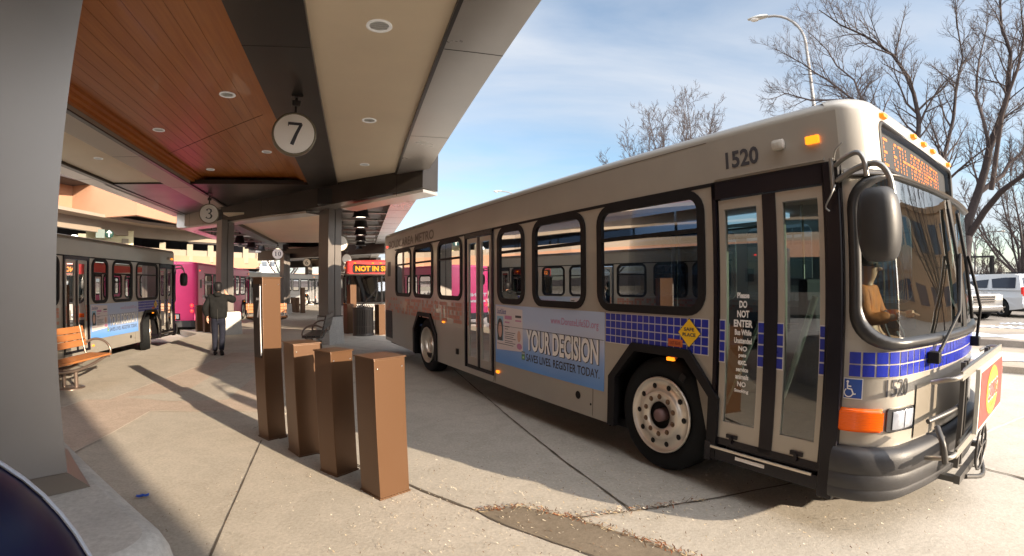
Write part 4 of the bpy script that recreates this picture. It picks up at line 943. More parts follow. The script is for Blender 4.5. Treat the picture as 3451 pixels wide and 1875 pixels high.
m = MB(); K = Vector((-1.42, 2.24)); u = Vector((-.78, -.62)).normalized(); v = Vector((-.62, .78))
def kq(p0, p1, q0, q1, z0, z1, m, mi=0, fl=0.0):
    o = [(p0, q0), (p1, q0), (p1, q1), (p0, q1)]; cx, cy = (p0+p1)/2, (q0+q1)/2
    lo = [K+u*(cx+(p-cx)*(1+fl))+v*(cy+(q-cy)*(1+fl)) for p, q in o]; hi = [K+u*p+v*q for p, q in o]
    m.add([(x.x, x.y, z0) for x in lo]+[(x.x, x.y, z1) for x in hi], [(0, 1, 2, 3), (4, 5, 6, 7), (0, 1, 5, 4), (1, 2, 6, 5), (2, 3, 7, 6), (3, 0, 4, 7)], mi)
kq(0, .62, 0, .26, .86, 4.35, m); kq(0, .62, .285, .55, .86, 4.35, m); kq(.02, .60, .25, .29, .86, 4.35, m, 1); m.build('shaft', [mat('column_metal_near', (.27, .258, .25), .36, .6, .05, 1.0), GAP], c)
m = MB(); kq(0, .62, 0, .55, .792, .858, m, 0, .26); m.build('base_flare', BRZL, c)

# ------------------------------------------------------------------ hanging number signs
SG = mat('sign_face', (.95, .90, .84), .55, 0, .03, 2); SGE = mat('sign_rim', (.20, .17, .12), .4, .5)
def serif(m, ch, f, x, y, w_, h, mi=1):
    g = lambda pts: ribbon(m, [(x+a*w_, y+b*h, c*h*1.3) for a, b, c in pts], f, mi)
    if ch == '7': g([(.0, .95, .1), (1.0, .95, .1)]); g([(.03, .98, .02), (.03, .82, .03)]); g([(.97, .96, .1), (.65, .5, .11), (.36, .0, .13)])
    if ch == '1': g([(.5, 1, .15), (.5, 0, .15)]); g([(.12, .02, .04), (.88, .02, .04)]); g([(.15, .86, .03), (.5, .98, .05)])
    if ch == '0': g([(.5+.42*sin(t), .5+.47*cos(t), .05+.10*abs(sin(t))) for t in [2*pi*k/24 for k in range(25)]])
    if ch == '6': g([(.5+.40*sin(t), .30+.28*cos(t), .05+.09*abs(sin(t))) for t in [2*pi*k/20 for k in range(21)]]); g([(.10, .30, .13), (.13, .55, .12), (.3, .80, .08), (.85, .98, .03)])
    if ch == '3': g([(.12, .80, .12), (.2, .92, .07), (.48, .98, .05), (.78, .88, .12), (.84, .75, .13), (.7, .58, .08), (.38, .53, .04)]); g([(.38, .53, .04), (.75, .47, .08), (.92, .28, .14), (.80, .10, .11), (.48, .02, .05), (.18, .07, .06), (.06, .16, .13)])
def numsign(num, a, b, zc, r, ztop, yaw=0.0, label=''):
    t = thing('number_sign', label, 'sign', AB(a, b, zc), yaw, 'round bay number signs')
    m = MB(); m.lathe([(0, .05), (r-.01, .05), (r, .04), (r, -.04), (r-.012, -.052), (r-.03, -.05), (r-.03, -.04)], 40, 0, axis='y'); m.build('rim', SGE, t)
    m = MB(); m.add([((r-.025)*cos(k*2*pi/40), -.046, (r-.025)*sin(k*2*pi/40)) for k in range(40)], [tuple(range(40))]); m.add([((r-.025)*cos(k*2*pi/40), .056, (r-.025)*sin(k*2*pi/40)) for k in range(40)], [tuple(range(40))])
    fc = m.build('face', SG, t)
    m = MB(); f = lambda x, y: (x, -.050, y); n = len(num); w_ = (.62 if n == 1 else .48)*r; h = r*(1.02 if n == 1 else .72); tot = n*w_+(n-1)*.16*r
    for i, ch in enumerate(num): serif(m, ch, f, -tot/2+i*(w_+.16*r), -h/2, w_, h, 0)
    if num: m.build('numeral', NUM, t)
    m = MB(); m.tube([(0, 0, r-.01), (0, 0, ztop-zc)], .022, 8); m.box(-.06, .06, -.05, .05, r+.10, r+.18, 0, None, .01); m.box(-.08, .08, -.08, .08, ztop-zc-.03, ztop-zc, 0); m.build('hanger', BRZ, t)
    return t
numsign('7', 6.88, -.99, 3.815, .315, 4.385, .52, 'large round white sign with a black 7 hanging from the near canopy')
numsign('3', 14.9, -4.62, 3.80, .30, 4.37, .66, 'round white sign with a black 3 hanging at the wood ceiling tip')
numsign('10', 29.6, -4.95, 3.50, .34, 4.1, .5, 'small round white sign with the number 10 in the distance')
numsign('6', 42.5, -4.6, 3.55, .34, 4.1, .45, 'tiny round white sign with the number 6 far away')
numsign('', 16.2, -.68, 3.05, .27, 3.75, .31+R(15), 'blank round sign disc peeking out from behind the bench column')
numsign('', 26.5, -.74, 3.05, .28, 3.5, .31+R(15), 'second blank sign disc farther behind the bench column')

# ------------------------------------------------------------------ the canopy bays beyond the crossbeam
far = CF('canopy_roof', 'farther canopy bays with black slatted soffit and dome lamps, beyond the crossbeam', 'canopy')
m = MB()
def bay(a0, a1, zf):
    m.box(.80, 1.42, a0+(-1.0 if a0 < 15 else 0), a1, zf, zf+.5, 1); m.box(-7.3, -6.75, a0+6, a1, zf, zf+.5, 1); m.box(-7.2, 1.4, a0, a1, zf+.5, zf+.62, 0)
    m.box(-4.6, -1.2, a0+3, a1, zf+.10, zf+.16, 2); m.box(-1.2, -.75, a0, a1, zf-.02, zf+.4, 0); m.box(-5.1, -4.6, a0+4, a1, zf-.02, zf+.4, 0)
bay(13.4, 27.5, 3.90); bay(28.4, 42.5, 3.88); bay(43.4, 60, 3.86)
m.build('roof_slab', [BRZ, FASC, SOFF], far)
m = MB()
for a0, zf in ((13.4, 3.90), (28.4, 3.88), (43.4, 3.86)):
    for k in range(8): a = a0+1.9+1.75*k; m.box(-.75, .80, a, a+.10, zf+.02, zf+.09); m.box(-6.75, -5.1, a+4, a+4.10, zf+.02, zf+.09)
m.build('soffit_slats', FASC, far)
m = MB()
for a0, zf in ((13.4, 3.90), (28.4, 3.88), (43.4, 3.86)):
    for k in range(9): a = a0-.6+1.62*k; m.box(.80, 1.424, a, a+.012, zf-.002, zf+.502); m.box(-7.304, -6.75, a+7, a+7.012, zf-.002, zf+.502)
m.build('panel_joint', GAP, far)
for c0, zf in ((29.2, 3.88), (43.9, 3.86)):
    m = MB(); g2 = lambda b, o, z: (b+o*.696, c0-.97*b+o*.718-1.5, z)
    vs = [g2(-7.2, 0, zf-.55), g2(1.3, 0, zf-.5), g2(1.3, 0, zf+.1), g2(-7.2, 0, zf+.1), g2(-7.2, .6, zf-.55), g2(1.3, .6, zf-.5), g2(1.3, .6, zf+.1), g2(-7.2, .6, zf+.1)]
    m.add(vs, [(0, 1, 2, 3), (4, 5, 6, 7), (0, 1, 5, 4), (1, 5, 6, 2), (0, 4, 7, 3), (3, 2, 6, 7)]); m.build('crossbeam', [BRZ], far)
LAMPW = mat('lamp_glow', (1.0, .86, .66), .4, emit=2.2)
def dome(a, b, z, label, grp='dome lamps under the farther canopy'):
    t = CF('pendant_lamp', label, 'lamp', a, b, z, grp); t.scale = (.8, .8, .8)
    m = MB(); m.lathe([(.05, .62), (.07, .50), (.20, .44), (.26, .25), (.285, .08), (.35, .0), (.36, -.02), (.30, -.02), (.24, .06), (.2, .3), (0, .4)], 24); m.build('lamp_shade', mat('lamp_black', (.02, .018, .02), .45), t)
    m = MB(); m.lathe([(.20, .02), (.0, .02)], 20); m.build('bulb', LAMPW, t); return t
names = ['first', 'second', 'third', 'fourth', 'fifth', 'sixth', 'seventh', 'eighth']
for k in range(7): dome(14.6+2.65*k, -.0, 3.69, '%s dome lamp from the crossbeam in the line beside the right fascia' % names[k])
for k in range(4): dome(21.5+2.6*k, -5.9, 3.69, '%s dark dome lamp in the line under the left slats, over the grey bus' % names[k])
# ------------------------------------------------------------------ bollards
BOLM = mat('bollard_brown', (.125, .064, .032), .33, .3)
def bollard(label, M_, Lp, Rp, h, grp, z=0.0, tall=False):
    """square post: M_ the near corner, Lp / Rp the ends of its two visible faces (world x, y)"""
    M_ = Vector(M_); e1 = (Vector(Lp)-M_); e2 = (Vector(Rp)-M_); wd = (e1.length+e2.length)/2; e1.normalize()
    e2 = Vector((e1.y, -e1.x)); 
    if e2.dot(Vector(Rp)-M_) < 0: e2 = -e2
    t = thing('bollard' if not tall else 'bay_marker', label, 'bollard' if not tall else 'marker post', (M_.x, M_.y, z), math.atan2(e2.y, e2.x), grp)
    m = MB(); m.box(0, wd, 0, wd, -.02, h, 0, None, .006); m.build('post', BOLM, t)
    m = MB(); m.box(-.010, wd+.010, -.010, wd+.010, h-.0, h+.012, 0, None, .004); cp = m.build('cap', BOLM, t); m = MB(); m.box(-.008, wd+.008, -.008, wd+.008, -.01, .018, 0, None, .003); m.build('base_flange', BOLM, t)
    m = MB()
    for x in (.03, wd-.03): m.lathe([(.007, .0), (.005, .004), (0, .005)], 8, 0, Matrix.Translation((x, 0, h-.07)) @ Matrix.Rotation(R(90), 4, 'X'))
    m.build('rivet', CHROME, t); return t, wd
BG = 'short square brown bollards in a row beside the bus'
bollard('short fully sunlit brown bollard at the end of the row towards the bus wheel', (-1.047, 3.56), (-1.272, 3.758), (-.851, 3.757), 1.14, BG)
bollard('short brown bollard in the middle of the row of three', (-1.558, 3.975), (-1.787, 4.116), (-1.419, 4.144), 1.125, BG)
bollard('short brown bollard next to the tall marker post', (-2.109, 4.394), (-2.375, 4.643), (-1.961, 4.541), 1.13, BG)
tp, wd = bollard('tall brown marker post with an engraved white 7', (-2.670, 4.811), (-2.868, 4.941), (-2.461, 4.87), 1.785, None, 0, True)
m = MB(); m.box(-.010, .0, .045, wd-.03, .92, 1.72, 0); m.box(-.018, -.010, .022, .040, .95, 1.70, 1); 
fn = lambda x, y: (-.0125, wd-.045-x, y)
serif(m, '7', fn, .055, 1.36, .095, .21, 1)
m.build('number_plate', [mat('plate_dark', (.035, .028, .026), .35), WHITE], tp)
FG = 'short square brown bollards at the far stops'
for i, (x, y, z, sc, lab) in enumerate([(-4.45, 15.85, 0, 1, 'brown bollard between the litter bin and the rear of the big bus'), (-5.66, 16.1, 0, 1, 'dark bollard half hidden behind the litter bin'),
        (-11.8, 16.1, -.1, 1.0, 'first of two dark bollards in front of the pink bus'), (-11.2, 15.75, -.1, 1.0, 'second of two dark bollards in front of the pink bus'), (-10.55, 15.3, -.1, 1.0, 'bollard hidden behind the walking man'),
        (-15.1, 31.4, -.22, 1.0, 'far brown bollard under the number 6'), (-14.6, 31.0, -.22, 1.0, 'far brown bollard beside the one under the number 6')]):
    bollard(lab, (x, y), (x-.2, y+.16), (x+.17, y+.2), 1.02, FG, z)
tpf, wdf = bollard('far tall brown marker post next to the distant column', (-14.0, 30.6), (-14.2, 30.76), (-13.83, 30.8), 1.7, None, -.22, True)
tpf, wdf = bollard('sunlit edge of a marker post behind the bench column', (-5.95, 17.3), (-6.15, 17.46), (-5.78, 17.5), 1.7, None, -.02, True)

# ------------------------------------------------------------------ litter bin of upright slats
def slatbin(label, x, y, z):
    t = thing('litter_bin', label, 'bin', (x, y, z)); BM = mat('bin_bronze', (.10, .085, .075), .38, .5)
    m = MB()
    for k in range(36):
        a = 2*pi*k/36; M = Matrix.Rotation(a, 4, 'Z'); m.box(.335, .345, -.02, .02, .06, .92, 0, M)
        m.add([M @ Vector(p) for p in ((.345, -.018, .92), (.345, .018, .92), (.42, .016, 1.02), (.42, -.016, 1.02))], [(0, 1, 2, 3)])
    m.build('slats', BM, t)
    m = MB()
    for z0, r in ((.05, .345), (.30, .33), (.86, .35), (.90, .35)): m.lathe([(r, z0), (r+.012, z0), (r+.012, z0+.03), (r, z0+.03)], 36)
    m.lathe([(.2, .0), (.36, .0), (.36, .05), (.2, .05)], 36); m.build('hoops', BM, t)
    m = MB(); m.lathe([(.30, .06), (.30, .90), (.27, .90), (.27, .1), (0, .1)], 28); m.build('liner', BLK, t)
slatbin('round bronze litter bin of upright slats in front of the red bus', -4.98, 15.75, 0)
# ------------------------------------------------------------------ benches
BWOOD = mat('bench_wood', (.38, .145, .045), .42, 0, .12, 3, stretch=(1, 8, 8)); BMET = mat('bench_metal', (.22, .165, .135), .30, .6)
def bench(label, loc, rz, wood=True, L=1.9):
    t = thing('park_bench', label, 'bench', loc, rz, 'benches on the platform')
    W = BWOOD if wood else mat('bench_dark', (.06, .05, .045), .45, .4)
    m = MB()
    for k in range(4): m.box(-L/2, L/2, .02+k*.115, .125+k*.115, .435, .47, 0, None, .008)
    m.build('seat', W, t)
    m = MB(); M = Matrix.Translation((0, .49, .47)) @ Matrix.Rotation(R(-14), 4, 'X')
    for k in range(3): m.box(-L/2, L/2, -.012, .02, .14+k*.125, .255+k*.125, 0, M, .008)
    m.build('backrest', W, t)
    for x in (-L/2+.03, L/2-.03):
        m = MB(); m.tube(cr([(x, .04, .45), (x, .02, .52), (x, .07, .63), (x, .20, .71), (x, .36, .72), (x, .52, .66)]), .022, 8); m.build('armrest', BMET, t)
    m = MB()
    for x in (-L/2+.10, 0, L/2-.10): m.tube([(x, -.0, .42), (x, .45, .42), (x, .5, .50), (x, .60, .98)], .018, 6)
    for y in (.10, .38): m.tube(cr([(-L/2+.05, y, .42), (-L/4, y, .34), (0, y+.0, .30), (L/4, y, .34), (L/2-.05, y, .42)]), .028, 8)
    m.build('frame', BMET, t)
    for y in (.13, .36): m = MB(); m.tube([(0, y, .0), (0, y, .31)], .032, 10); m.build('leg', BMET, t)
    m = MB(); m.lathe([(.235, 0), (.235, .012), (.22, .02), (0, .02)], 28, 0, Matrix.Translation((0, .245, 0))); m.build('foot_plate', BMET, t)
bench('wooden slat bench at the left with curved metal armrest, in front of the advert bus', (-7.06, 6.36, .005), R(104), True, 1.9)
bench('dark metal bench beside the pedestal of the tall steel column', (-5.25, 11.75, .005), R(-76), False, 1.6)
bench('far wooden bench beside the pale pedestal behind the walking man', (-9.3, 17.1, 0), R(30), True, 1.6)

# ------------------------------------------------------------------ people
def skin_mesh(name, pts, edges, mt, parent=None, sub=2, root=0):
    me = bpy.data.meshes.new(name); me.from_pydata([p[:3] for p in pts], edges, []); me.materials.append(mt)
    o = bpy.data.objects.new(name, me); COL.objects.link(o)
    if parent: o.parent = parent
    sk = o.modifiers.new('skin', 'SKIN'); sk.use_smooth_shade = True
    if not me.skin_vertices: me.attributes.new('skin_vertex', 'FLOAT', 'POINT') if 0 else None
    return o
def skinned(name, pts, chains, mt, parent=None, sub=2):
    """pts: {key: (x, y, z, rx, ry)}; evaluated once to a plain mesh"""
    keys = list(pts); idx = {k: i for i, k in enumerate(keys)}; ed = []
    for c in chains:
        for a, b in zip(c, c[1:]): ed.append((idx[a], idx[b]))
    bm = bmesh.new(); lay = bm.verts.layers.skin.verify(); vs = []
    for k in keys:
        p = pts[k]; v = bm.verts.new(p[:3]); v[lay].radius = (p[3], p[4] if len(p) > 4 else p[3]); v[lay].use_root = (k == keys[0]); vs.append(v)
    for a, b in ed: bm.edges.new((vs[a], vs[b]))
    me = bpy.data.meshes.new('sk'); bm.to_mesh(me); bm.free(); o = bpy.data.objects.new('sk', me); COL.objects.link(o)
    o.modifiers.new('s', 'SKIN'); sm = o.modifiers.new('u', 'SUBSURF'); sm.levels = sub; sm.render_levels = sub
    dg = bpy.context.evaluated_depsgraph_get(); dg.update(); m2 = bpy.data.meshes.new_from_object(o.evaluated_get(dg)); bpy.data.objects.remove(o); bpy.data.meshes.remove(me)
    m2.name = name; m2.materials.clear(); m2.materials.append(mt); m2.polygons.foreach_set('use_smooth', [True]*len(m2.polygons))
    r = bpy.data.objects.new(name, m2); COL.objects.link(r)
    if parent: r.parent = parent
    return r
SKIN = mat('skin', (.55, .30, .20), .55)
def hand(m, P, d, side_, s=1.0):
    """palm, four fingers and thumb as short tubes; P wrist, d pointing direction"""
    P = Vector(P); d = Vector(d).normalized(); sd_ = Vector(side_).normalized(); n_ = d.cross(sd_)
    m.tube([P, P+d*.05*s, P+d*.085*s], [.028*s, .038*s, .034*s], 8)
    for k, (o, l) in enumerate(((-.028, .060), (-.010, .070), (.009, .066), (.026, .052))):
        b = P+d*.08*s+sd_*o*s; m.tube([b, b+d*l*.5*s+n_*.006, b+d*l*.85*s+n_*.022*s], [.0095*s, .0088*s, .007*s], 6)
    b = P+d*.03*s-sd_*.03*s; m.tube([b, b+d*.03*s-sd_*.025*s, b+d*.06*s-sd_*.03*s], [.012*s, .011*s, .009*s], 6)
# walking man seen from behind: left arm raised to his face, right arm hanging (local: faces +y)
man = thing('person', 'man walking away in dark hooded jacket and black cap, one hand raised', 'person', (-7.13, 10.60, .005), R(28))
k = 1.0
body = skinned('body', {'pel': (0, 0, .92, .13, .10), 'waist': (0, .01, 1.08, .13, .10), 'chest': (0, .0, 1.30, .16, .11), 'neck': (0, .01, 1.49, .055, .055), 'head0': (0, .02, 1.56, .07, .08), 'head1': (0, .03, 1.64, .085, .095), 'head2': (0, .025, 1.70, .07, .08),
     'sl': (-.19, .0, 1.41, .055), 'el': (-.27, -.04, 1.14, .045), 'wl': (-.27, .05, .90, .03), 'sr': (.19, .0, 1.41, .055), 'er': (.40, .06, 1.33, .045), 'wr': (.20, .24, 1.45, .03),
     'hl': (-.09, 0, .88, .09), 'kl': (-.10, .08, .50, .06), 'al': (-.10, -.02, .10, .045), 'tl': (-.11, .12, .035, .04), 'hr': (.09, 0, .88, .09), 'kr': (.09, .02, .50, .06), 'ar': (.08, -.24, .16, .045), 'tr': (.08, -.14, .05, .04)},
    [('pel', 'waist', 'chest', 'neck', 'head0', 'head1', 'head2'), ('chest', 'sl', 'el', 'wl'), ('chest', 'sr', 'er', 'wr'), ('pel', 'hl', 'kl', 'al', 'tl'), ('pel', 'hr', 'kr', 'ar', 'tr')], SKIN, man)
m = MB(); hand(m, (-.27, .05, .90), (0, .1, -1), (0, 1, 0)); m.build('hand', SKIN, man); m = MB(); hand(m, (.20, .24, 1.45), (-.55, .2, .8), (0, 0, 1)); m.build('hand', SKIN, man)
JK = mat('jacket_cloth', (.013, .013, .013), .9, 0, .25, 9, bump=.35, bscale=14, spec=.1); PT = mat('trouser_cloth', (.016, .017, .026), .9, 0, .25, 9, bump=.3, bscale=20, spec=.1)
skinned('jacket', {'hem': (0, .0, .86, .215, .155), 'pel': (0, .0, .94, .24, .17), 'waist': (0, .0, 1.10, .24, .17), 'chest': (0, .0, 1.32, .245, .165), 'top': (0, .0, 1.44, .13, .10), 'sl': (-.20, .0, 1.40, .095, .09), 'ul': (-.26, -.04, 1.25, .083), 'el': (-.32, -.05, 1.12, .095), 'wl': (-.28, .04, .93, .060),
      'sr': (.20, .0, 1.40, .095, .09), 'er': (.40, .06, 1.32, .10), 'wr': (.23, .23, 1.43, .060)}, [('hem', 'pel', 'waist', 'chest', 'top'), ('chest', 'sl', 'ul', 'el', 'wl'), ('chest', 'sr', 'er', 'wr')], JK, man)
skinned('hood', {'a': (-.10, -.04, 1.49, .075, .06), 'b': (0, -.10, 1.45, .10, .075), 'c': (.10, -.04, 1.49, .075, .06)}, [('a', 'b', 'c')], JK, man)
m = MB(); m.box(-.005, .005, -.162, -.150, .84, 1.12); m.build('jacket_seam', mat('jacket_seam', (.035, .034, .032), .9), man)
skinned('trousers', {'top': (0, .0, 1.02, .15, .12), 'pel': (0, .0, .90, .17, .13), 'hl': (-.095, 0, .82, .105), 'kl': (-.10, .075, .50, .082), 'al': (-.10, -.02, .07, .070), 'hr': (.095, 0, .82, .105), 'kr': (.09, .015, .50, .082), 'ar': (.08, -.25, .12, .068)}, [('top', 'pel', 'hl', 'kl', 'al'), ('pel', 'hr', 'kr', 'ar')], PT, man)
for sgn, x, y, z, rt in ((-1, -.10, -.04, 0, 0), (1, .08, -.27, .05, R(-22))):
    m = MB(); M = Matrix.Translation((x, y, z)) @ Matrix.Rotation(rt, 4, 'X'); rows = []
    for q in range(9):
        yy = -.09+.31*q/8; w2 = .05*(.75+.35*sin(q/8*pi))*(1 if q else .7)*(1 if q < 8 else .6); hh = .10-.055*smooth(q/8, .3, .9)
        rows.append([M @ Vector((w2*cos(a)*1.0, yy, max(0.0, hh*.5+hh*.5*sin(a)))) for a in [2*pi*j/12 for j in range(12)]])
    m.grid(rows, 0, True, True); m.add(rows[0], [tuple(range(12))]); m.add(rows[-1], [tuple(range(12))]); m.build('shoe', BLK, man)
m = MB(); m.lathe([(.080, 1.535), (.096, 1.575), (.104, 1.62), (.108, 1.66), (.106, 1.70), (.09, 1.745), (.05, 1.77), (0, 1.775)], 24, 0, Matrix.Translation((0, .025, 0)) @ Matrix.Scale(1.12, 4, (0, 1, 0))); m.box(-.06, .06, .12, .22, 1.645, 1.655, 0, None, .004); m.build('cap', BLK, man)

# ------------------------------------------------------------------ dark domed bin in the near corner
t = thing('litter_bin', 'grey dome-topped bin with a deep blue round window beside the foreground column', 'bin', (-.82, .26, 0), 0)
m = MB(); m.lathe([(.33, .0), (.35, .03), (.35, 1.22)]+[(.35*cos(a), 1.22+.35*sin(a)) for a in [pi/2*k/12 for k in range(1, 13)]], 56)
m.build('shell', mat('bin_shell', (.26, .28, .33), .40, .1, .05, 2), t)
D_ = (Vector((0, 0, 1.72))-Vector((-.82, .26, 1.22))).normalized(); M = Matrix.Translation((0, 0, 1.22)) @ D_.to_track_quat('Z', 'Y').to_matrix().to_4x4()
m = MB(); c0 = R(64); m.lathe([(.352*sin(c0*k/14), .352*cos(c0*k/14)) for k in range(15)], 56, 0, M); m.build('window', mat('bin_window', (.002, .003, .03), .35, spec=.2), t)
m = MB(); m.lathe([(.353*sin(c0+a), .353*cos(c0+a)+b) for a, b in ((-.02, .004), (.0, .010), (.05, .012), (.09, .006), (.11, -.004))], 56, 0, M); m.build('rim', mat('bin_rim', (.40, .42, .48), .35), t)
# ------------------------------------------------------------------ bare trees
BARK = mat('bark', (.026, .018, .018), .9, 0, .3, 14, bump=.5, bscale=30)
TWIG = mat('twig_bark', (.048, .034, .031), .9, 0, .2, 6)
def tree(name, label, base, limbs, seed, depth=4, dens=1.0, twig=.0065, group=None, cat='tree', spread=1.0, mt=None, lengthk=.42, updraft=.25, nch=None):
    rnd = random.Random(seed); t = thing(name, label, cat, base, 0, group); B = Vector(base)
    tr = MB(); cw = MB()
    def seg(pts, rs, mb, n): mb.tube(pts, rs, n, 0, False)
    def grow(p, d, ln, r, lv):
        k = 4 if lv > 1 else 3; pts = [p]; rs = [r]; q = p.copy(); dd = d.copy()
        for i in range(k):
            dd = (dd+Vector((rnd.gauss(0, .16), rnd.gauss(0, .16), rnd.gauss(0, .12)+.06*updraft*4*.5))).normalized(); q = q+dd*ln/k; pts.append(q.copy()); rs.append(max(twig*.6, r*(1-.72*(i+1)/k)))
        seg(pts, rs, cw, 5 if r > .03 else (4 if r > .012 else 3))
        if lv <= 0: return
        kids(pts, rs, ln, lv)
    def kids(pts, rs, ln, lv, n=None):
        L_ = len(pts)-1; n = n or int((3.2+ln*.9)*dens*(1.25 if lv == 1 else 1))
        for i in range(n):
            f = .18+.80*(i+rnd.random())/n; x = f*L_; j = min(L_-1, int(x)); p = pts[j].lerp(pts[j+1], x-j); dd = (pts[j+1]-pts[j]).normalized()
            ax = dd.cross(Vector((rnd.gauss(0, 1), rnd.gauss(0, 1), rnd.gauss(0, 1)))).normalized(); an = R(rnd.uniform(28, 58))*spread
            nd = (dd*cos(an)+ax*sin(an)+Vector((0, 0, updraft))).normalized(); r = rs[j]*(1-(x-j))+rs[j+1]*(x-j)
            l2 = ln*rnd.uniform(.30, .58)*(1.15-f*.55); l2 = max(l2, .22)
            grow(p, nd, l2, max(twig, min(r*.62, l2*.022)), lv-1)
    for pts, r in limbs:
        P_ = [Vector(p)-B for p in pts]; P2 = [P_[0]]
        for a, b in zip(P_, P_[1:]):
            P2.append(a.lerp(b, .5)+Vector((rnd.gauss(0, .06), rnd.gauss(0, .06), rnd.gauss(0, .05)))*(b-a).length*.6); P2.append(b)
        n = len(P2); rs = [max(twig, r*(1-.85*(i/(n-1))**1.1)) for i in range(n)]
        seg(P2, rs, tr if r > .085 else cw, 10 if r > .085 else 6)
        ln = sum((b-a).length for a, b in zip(P2, P2[1:])); 
        kids(P2, rs, ln*lengthk, depth, nch or int(ln*2.0*dens+3))
    tr.build('trunk', mt or BARK, t); cw.build('crown', TWIG, t)
    return t
LIMBS = [
( [(13.01, 10.95, 2.96), (13.31, 10.58, 4.29), (13.37, 10.18, 5.4), (13.46, 9.55, 6.66), (13.17, 9.09, 7.69), (12.73, 8.84, 9.0)] , 0.17 ),
( [(13.08, 10.86, 2.95), (12.99, 9.69, 4.04), (12.83, 8.87, 4.34), (12.59, 8.15, 4.96)] , 0.13 ),
( [(13.31, 10.58, 4.21), (14.01, 10.32, 4.71), (14.62, 10.15, 5.33), (15.24, 9.94, 6.55)] , 0.1 ),
( [(13.01, 10.95, 2.96), (13.13, 11.57, 4.64), (13.36, 11.76, 5.58), (14.01, 11.62, 7.61), (14.38, 11.48, 8.78), (14.58, 11.55, 10.91)] , 0.11 ),
( [(13.01, 10.95, 2.96), (12.33, 11.7, 5.16), (12.29, 11.75, 6.02), (12.35, 11.68, 6.69), (12.07, 11.69, 8.0), (11.71, 11.76, 8.65), (11.08, 11.96, 9.21), (10.3, 12.25, 9.7), (9.59, 12.3, 10.16)] , 0.12 ),
( [(12.33, 11.7, 5.16), (12.08, 12.66, 6.52), (11.66, 13.45, 7.53), (11.14, 14.39, 8.8), (10.67, 15.11, 9.7), (10.03, 15.9, 10.62)] , 0.08 ),
( [(12.2, 12.12, 5.61), (11.57, 12.46, 6.8), (10.87, 12.81, 7.4), (9.55, 13.33, 7.5), (8.81, 13.59, 7.76), (8.19, 13.75, 7.53)] , 0.065 ),
( [(12.3, 12.45, 5.89), (11.95, 13.46, 7.5), (11.97, 13.97, 8.73), (11.62, 14.78, 10.2), (11.23, 15.57, 11.54)] , 0.07 ),
( [(13.18, 10.09, 4.2), (13.0, 9.67, 5.25), (12.78, 9.29, 5.97), (12.73, 8.66, 7.04), (12.52, 8.26, 7.68), (12.21, 8.01, 8.42)] , 0.09 ),
( [(13.37, 10.18, 5.4), (13.73, 10.69, 7.1), (14.18, 10.76, 8.41), (14.58, 10.56, 9.73)] , 0.07 ),
]
LIMBS = LIMBS+[([(12.92, 11.04, -.05), (12.90, 11.06, 1.6), (13.03, 10.94, 3.0)], .24), ([(13.0, 10.96, 2.7), (12.75, 11.3, 3.9), (12.33, 11.7, 5.16)], .15)]
tree('bare_tree', 'large bare spreading tree behind the front of the big bus, forked low', (12.92, 11.04, 0), [(p, r*.82) for p, r in LIMBS[:-2]], 7, 3, 1.6, .0052)
bt = bpy.data.objects[-1] if 0 else None
big = [o for o in S.objects if o.get('label', '').startswith('large bare spreading')][0]
m = MB()
for pts, r in LIMBS[-2:]: m.tube([Vector(p)-Vector((12.92, 11.04, 0)) for p in pts], [r*1.1, r, r*.95], 14, 0, False)
m.build('trunk_base', BARK, big)
def upright(label, base, h, seed, depth=3, dens=1.0, rad=.16, nl=7, fan=.42, fork=.22, twig=.012, group=None, name='bare_tree', lk=.42):
    rnd = random.Random(seed*7+1); b = Vector(base); tp = b+Vector((rnd.gauss(0, .15), rnd.gauss(0, .15), h*fork)); L_ = [([tuple(b), tuple(b.lerp(tp, .5)), tuple(tp)], rad)]
    for i in range(nl):
        a = 2.4*i+rnd.uniform(-.3, .3); f = fan*math.sqrt((i+.2)/nl)*rnd.uniform(.85, 1.1); hh = h*(1-.75*f*f/max(fan, .01))*rnd.uniform(.90, 1.0); p0 = b.lerp(tp, rnd.uniform(.75, 1.0))
        mid = Vector((b.x+cos(a)*h*f*.55, b.y+sin(a)*h*f*.55, b.z+h*fork+(hh-h*fork)*.42)); e = Vector((b.x+cos(a)*h*f*.85, b.y+sin(a)*h*f*.85, b.z+hh))
        L_.append(([tuple(p0), tuple(mid), tuple(e)], rad*.55))
    return tree(name, label, base, L_, seed, depth, dens, twig, group, lengthk=lk)
upright('bare tree with a rounded pointed crown rising behind the middle of the bus roof', (11.0, 29.4, -.3), 14.4, 4, 3, 1.15, .12, 26, .46, .22, .0110)
upright('bare dark tree standing behind the parked white SUV', (30.2, 20.9, -.1), 11.5, 5, 3, 1.15, .15, 11, .5, .18, .010)
upright('bare tree seen far off between the canopy columns', (-33.5, 68, -.3), 12, 9, 2, .9, .24, 8, .55, .22, .03)
TG = 'bare trees and brush behind the parking lot'
p0 = upright('brushy bare tree in the thicket behind the parked cars', (44, 36, -.3), 7.0, 11, 2, 1.1, .13, 8, .5, .15, .022, TG)
rnd = random.Random(8)
for i, (az_, D) in enumerate([(45.5, 58), (47, 66), (48.6, 60), (49.8, 70), (51, 62), (52.2, 72), (53.2, 64), (54.4, 60), (55.4, 70), (56.6, 62), (57.8, 66), (59.5, 60), (43.5, 70)]):
    c = dup(p0); c.location = (D*sin(R(az_)), D*cos(R(az_)), -.4); c.rotation_euler = (0, 0, rnd.uniform(0, 6)); s = rnd.uniform(.62, 1.05); c.scale = (s*1.15, s*1.15, s*.85)
hr = MB(); rnd = random.Random(12)
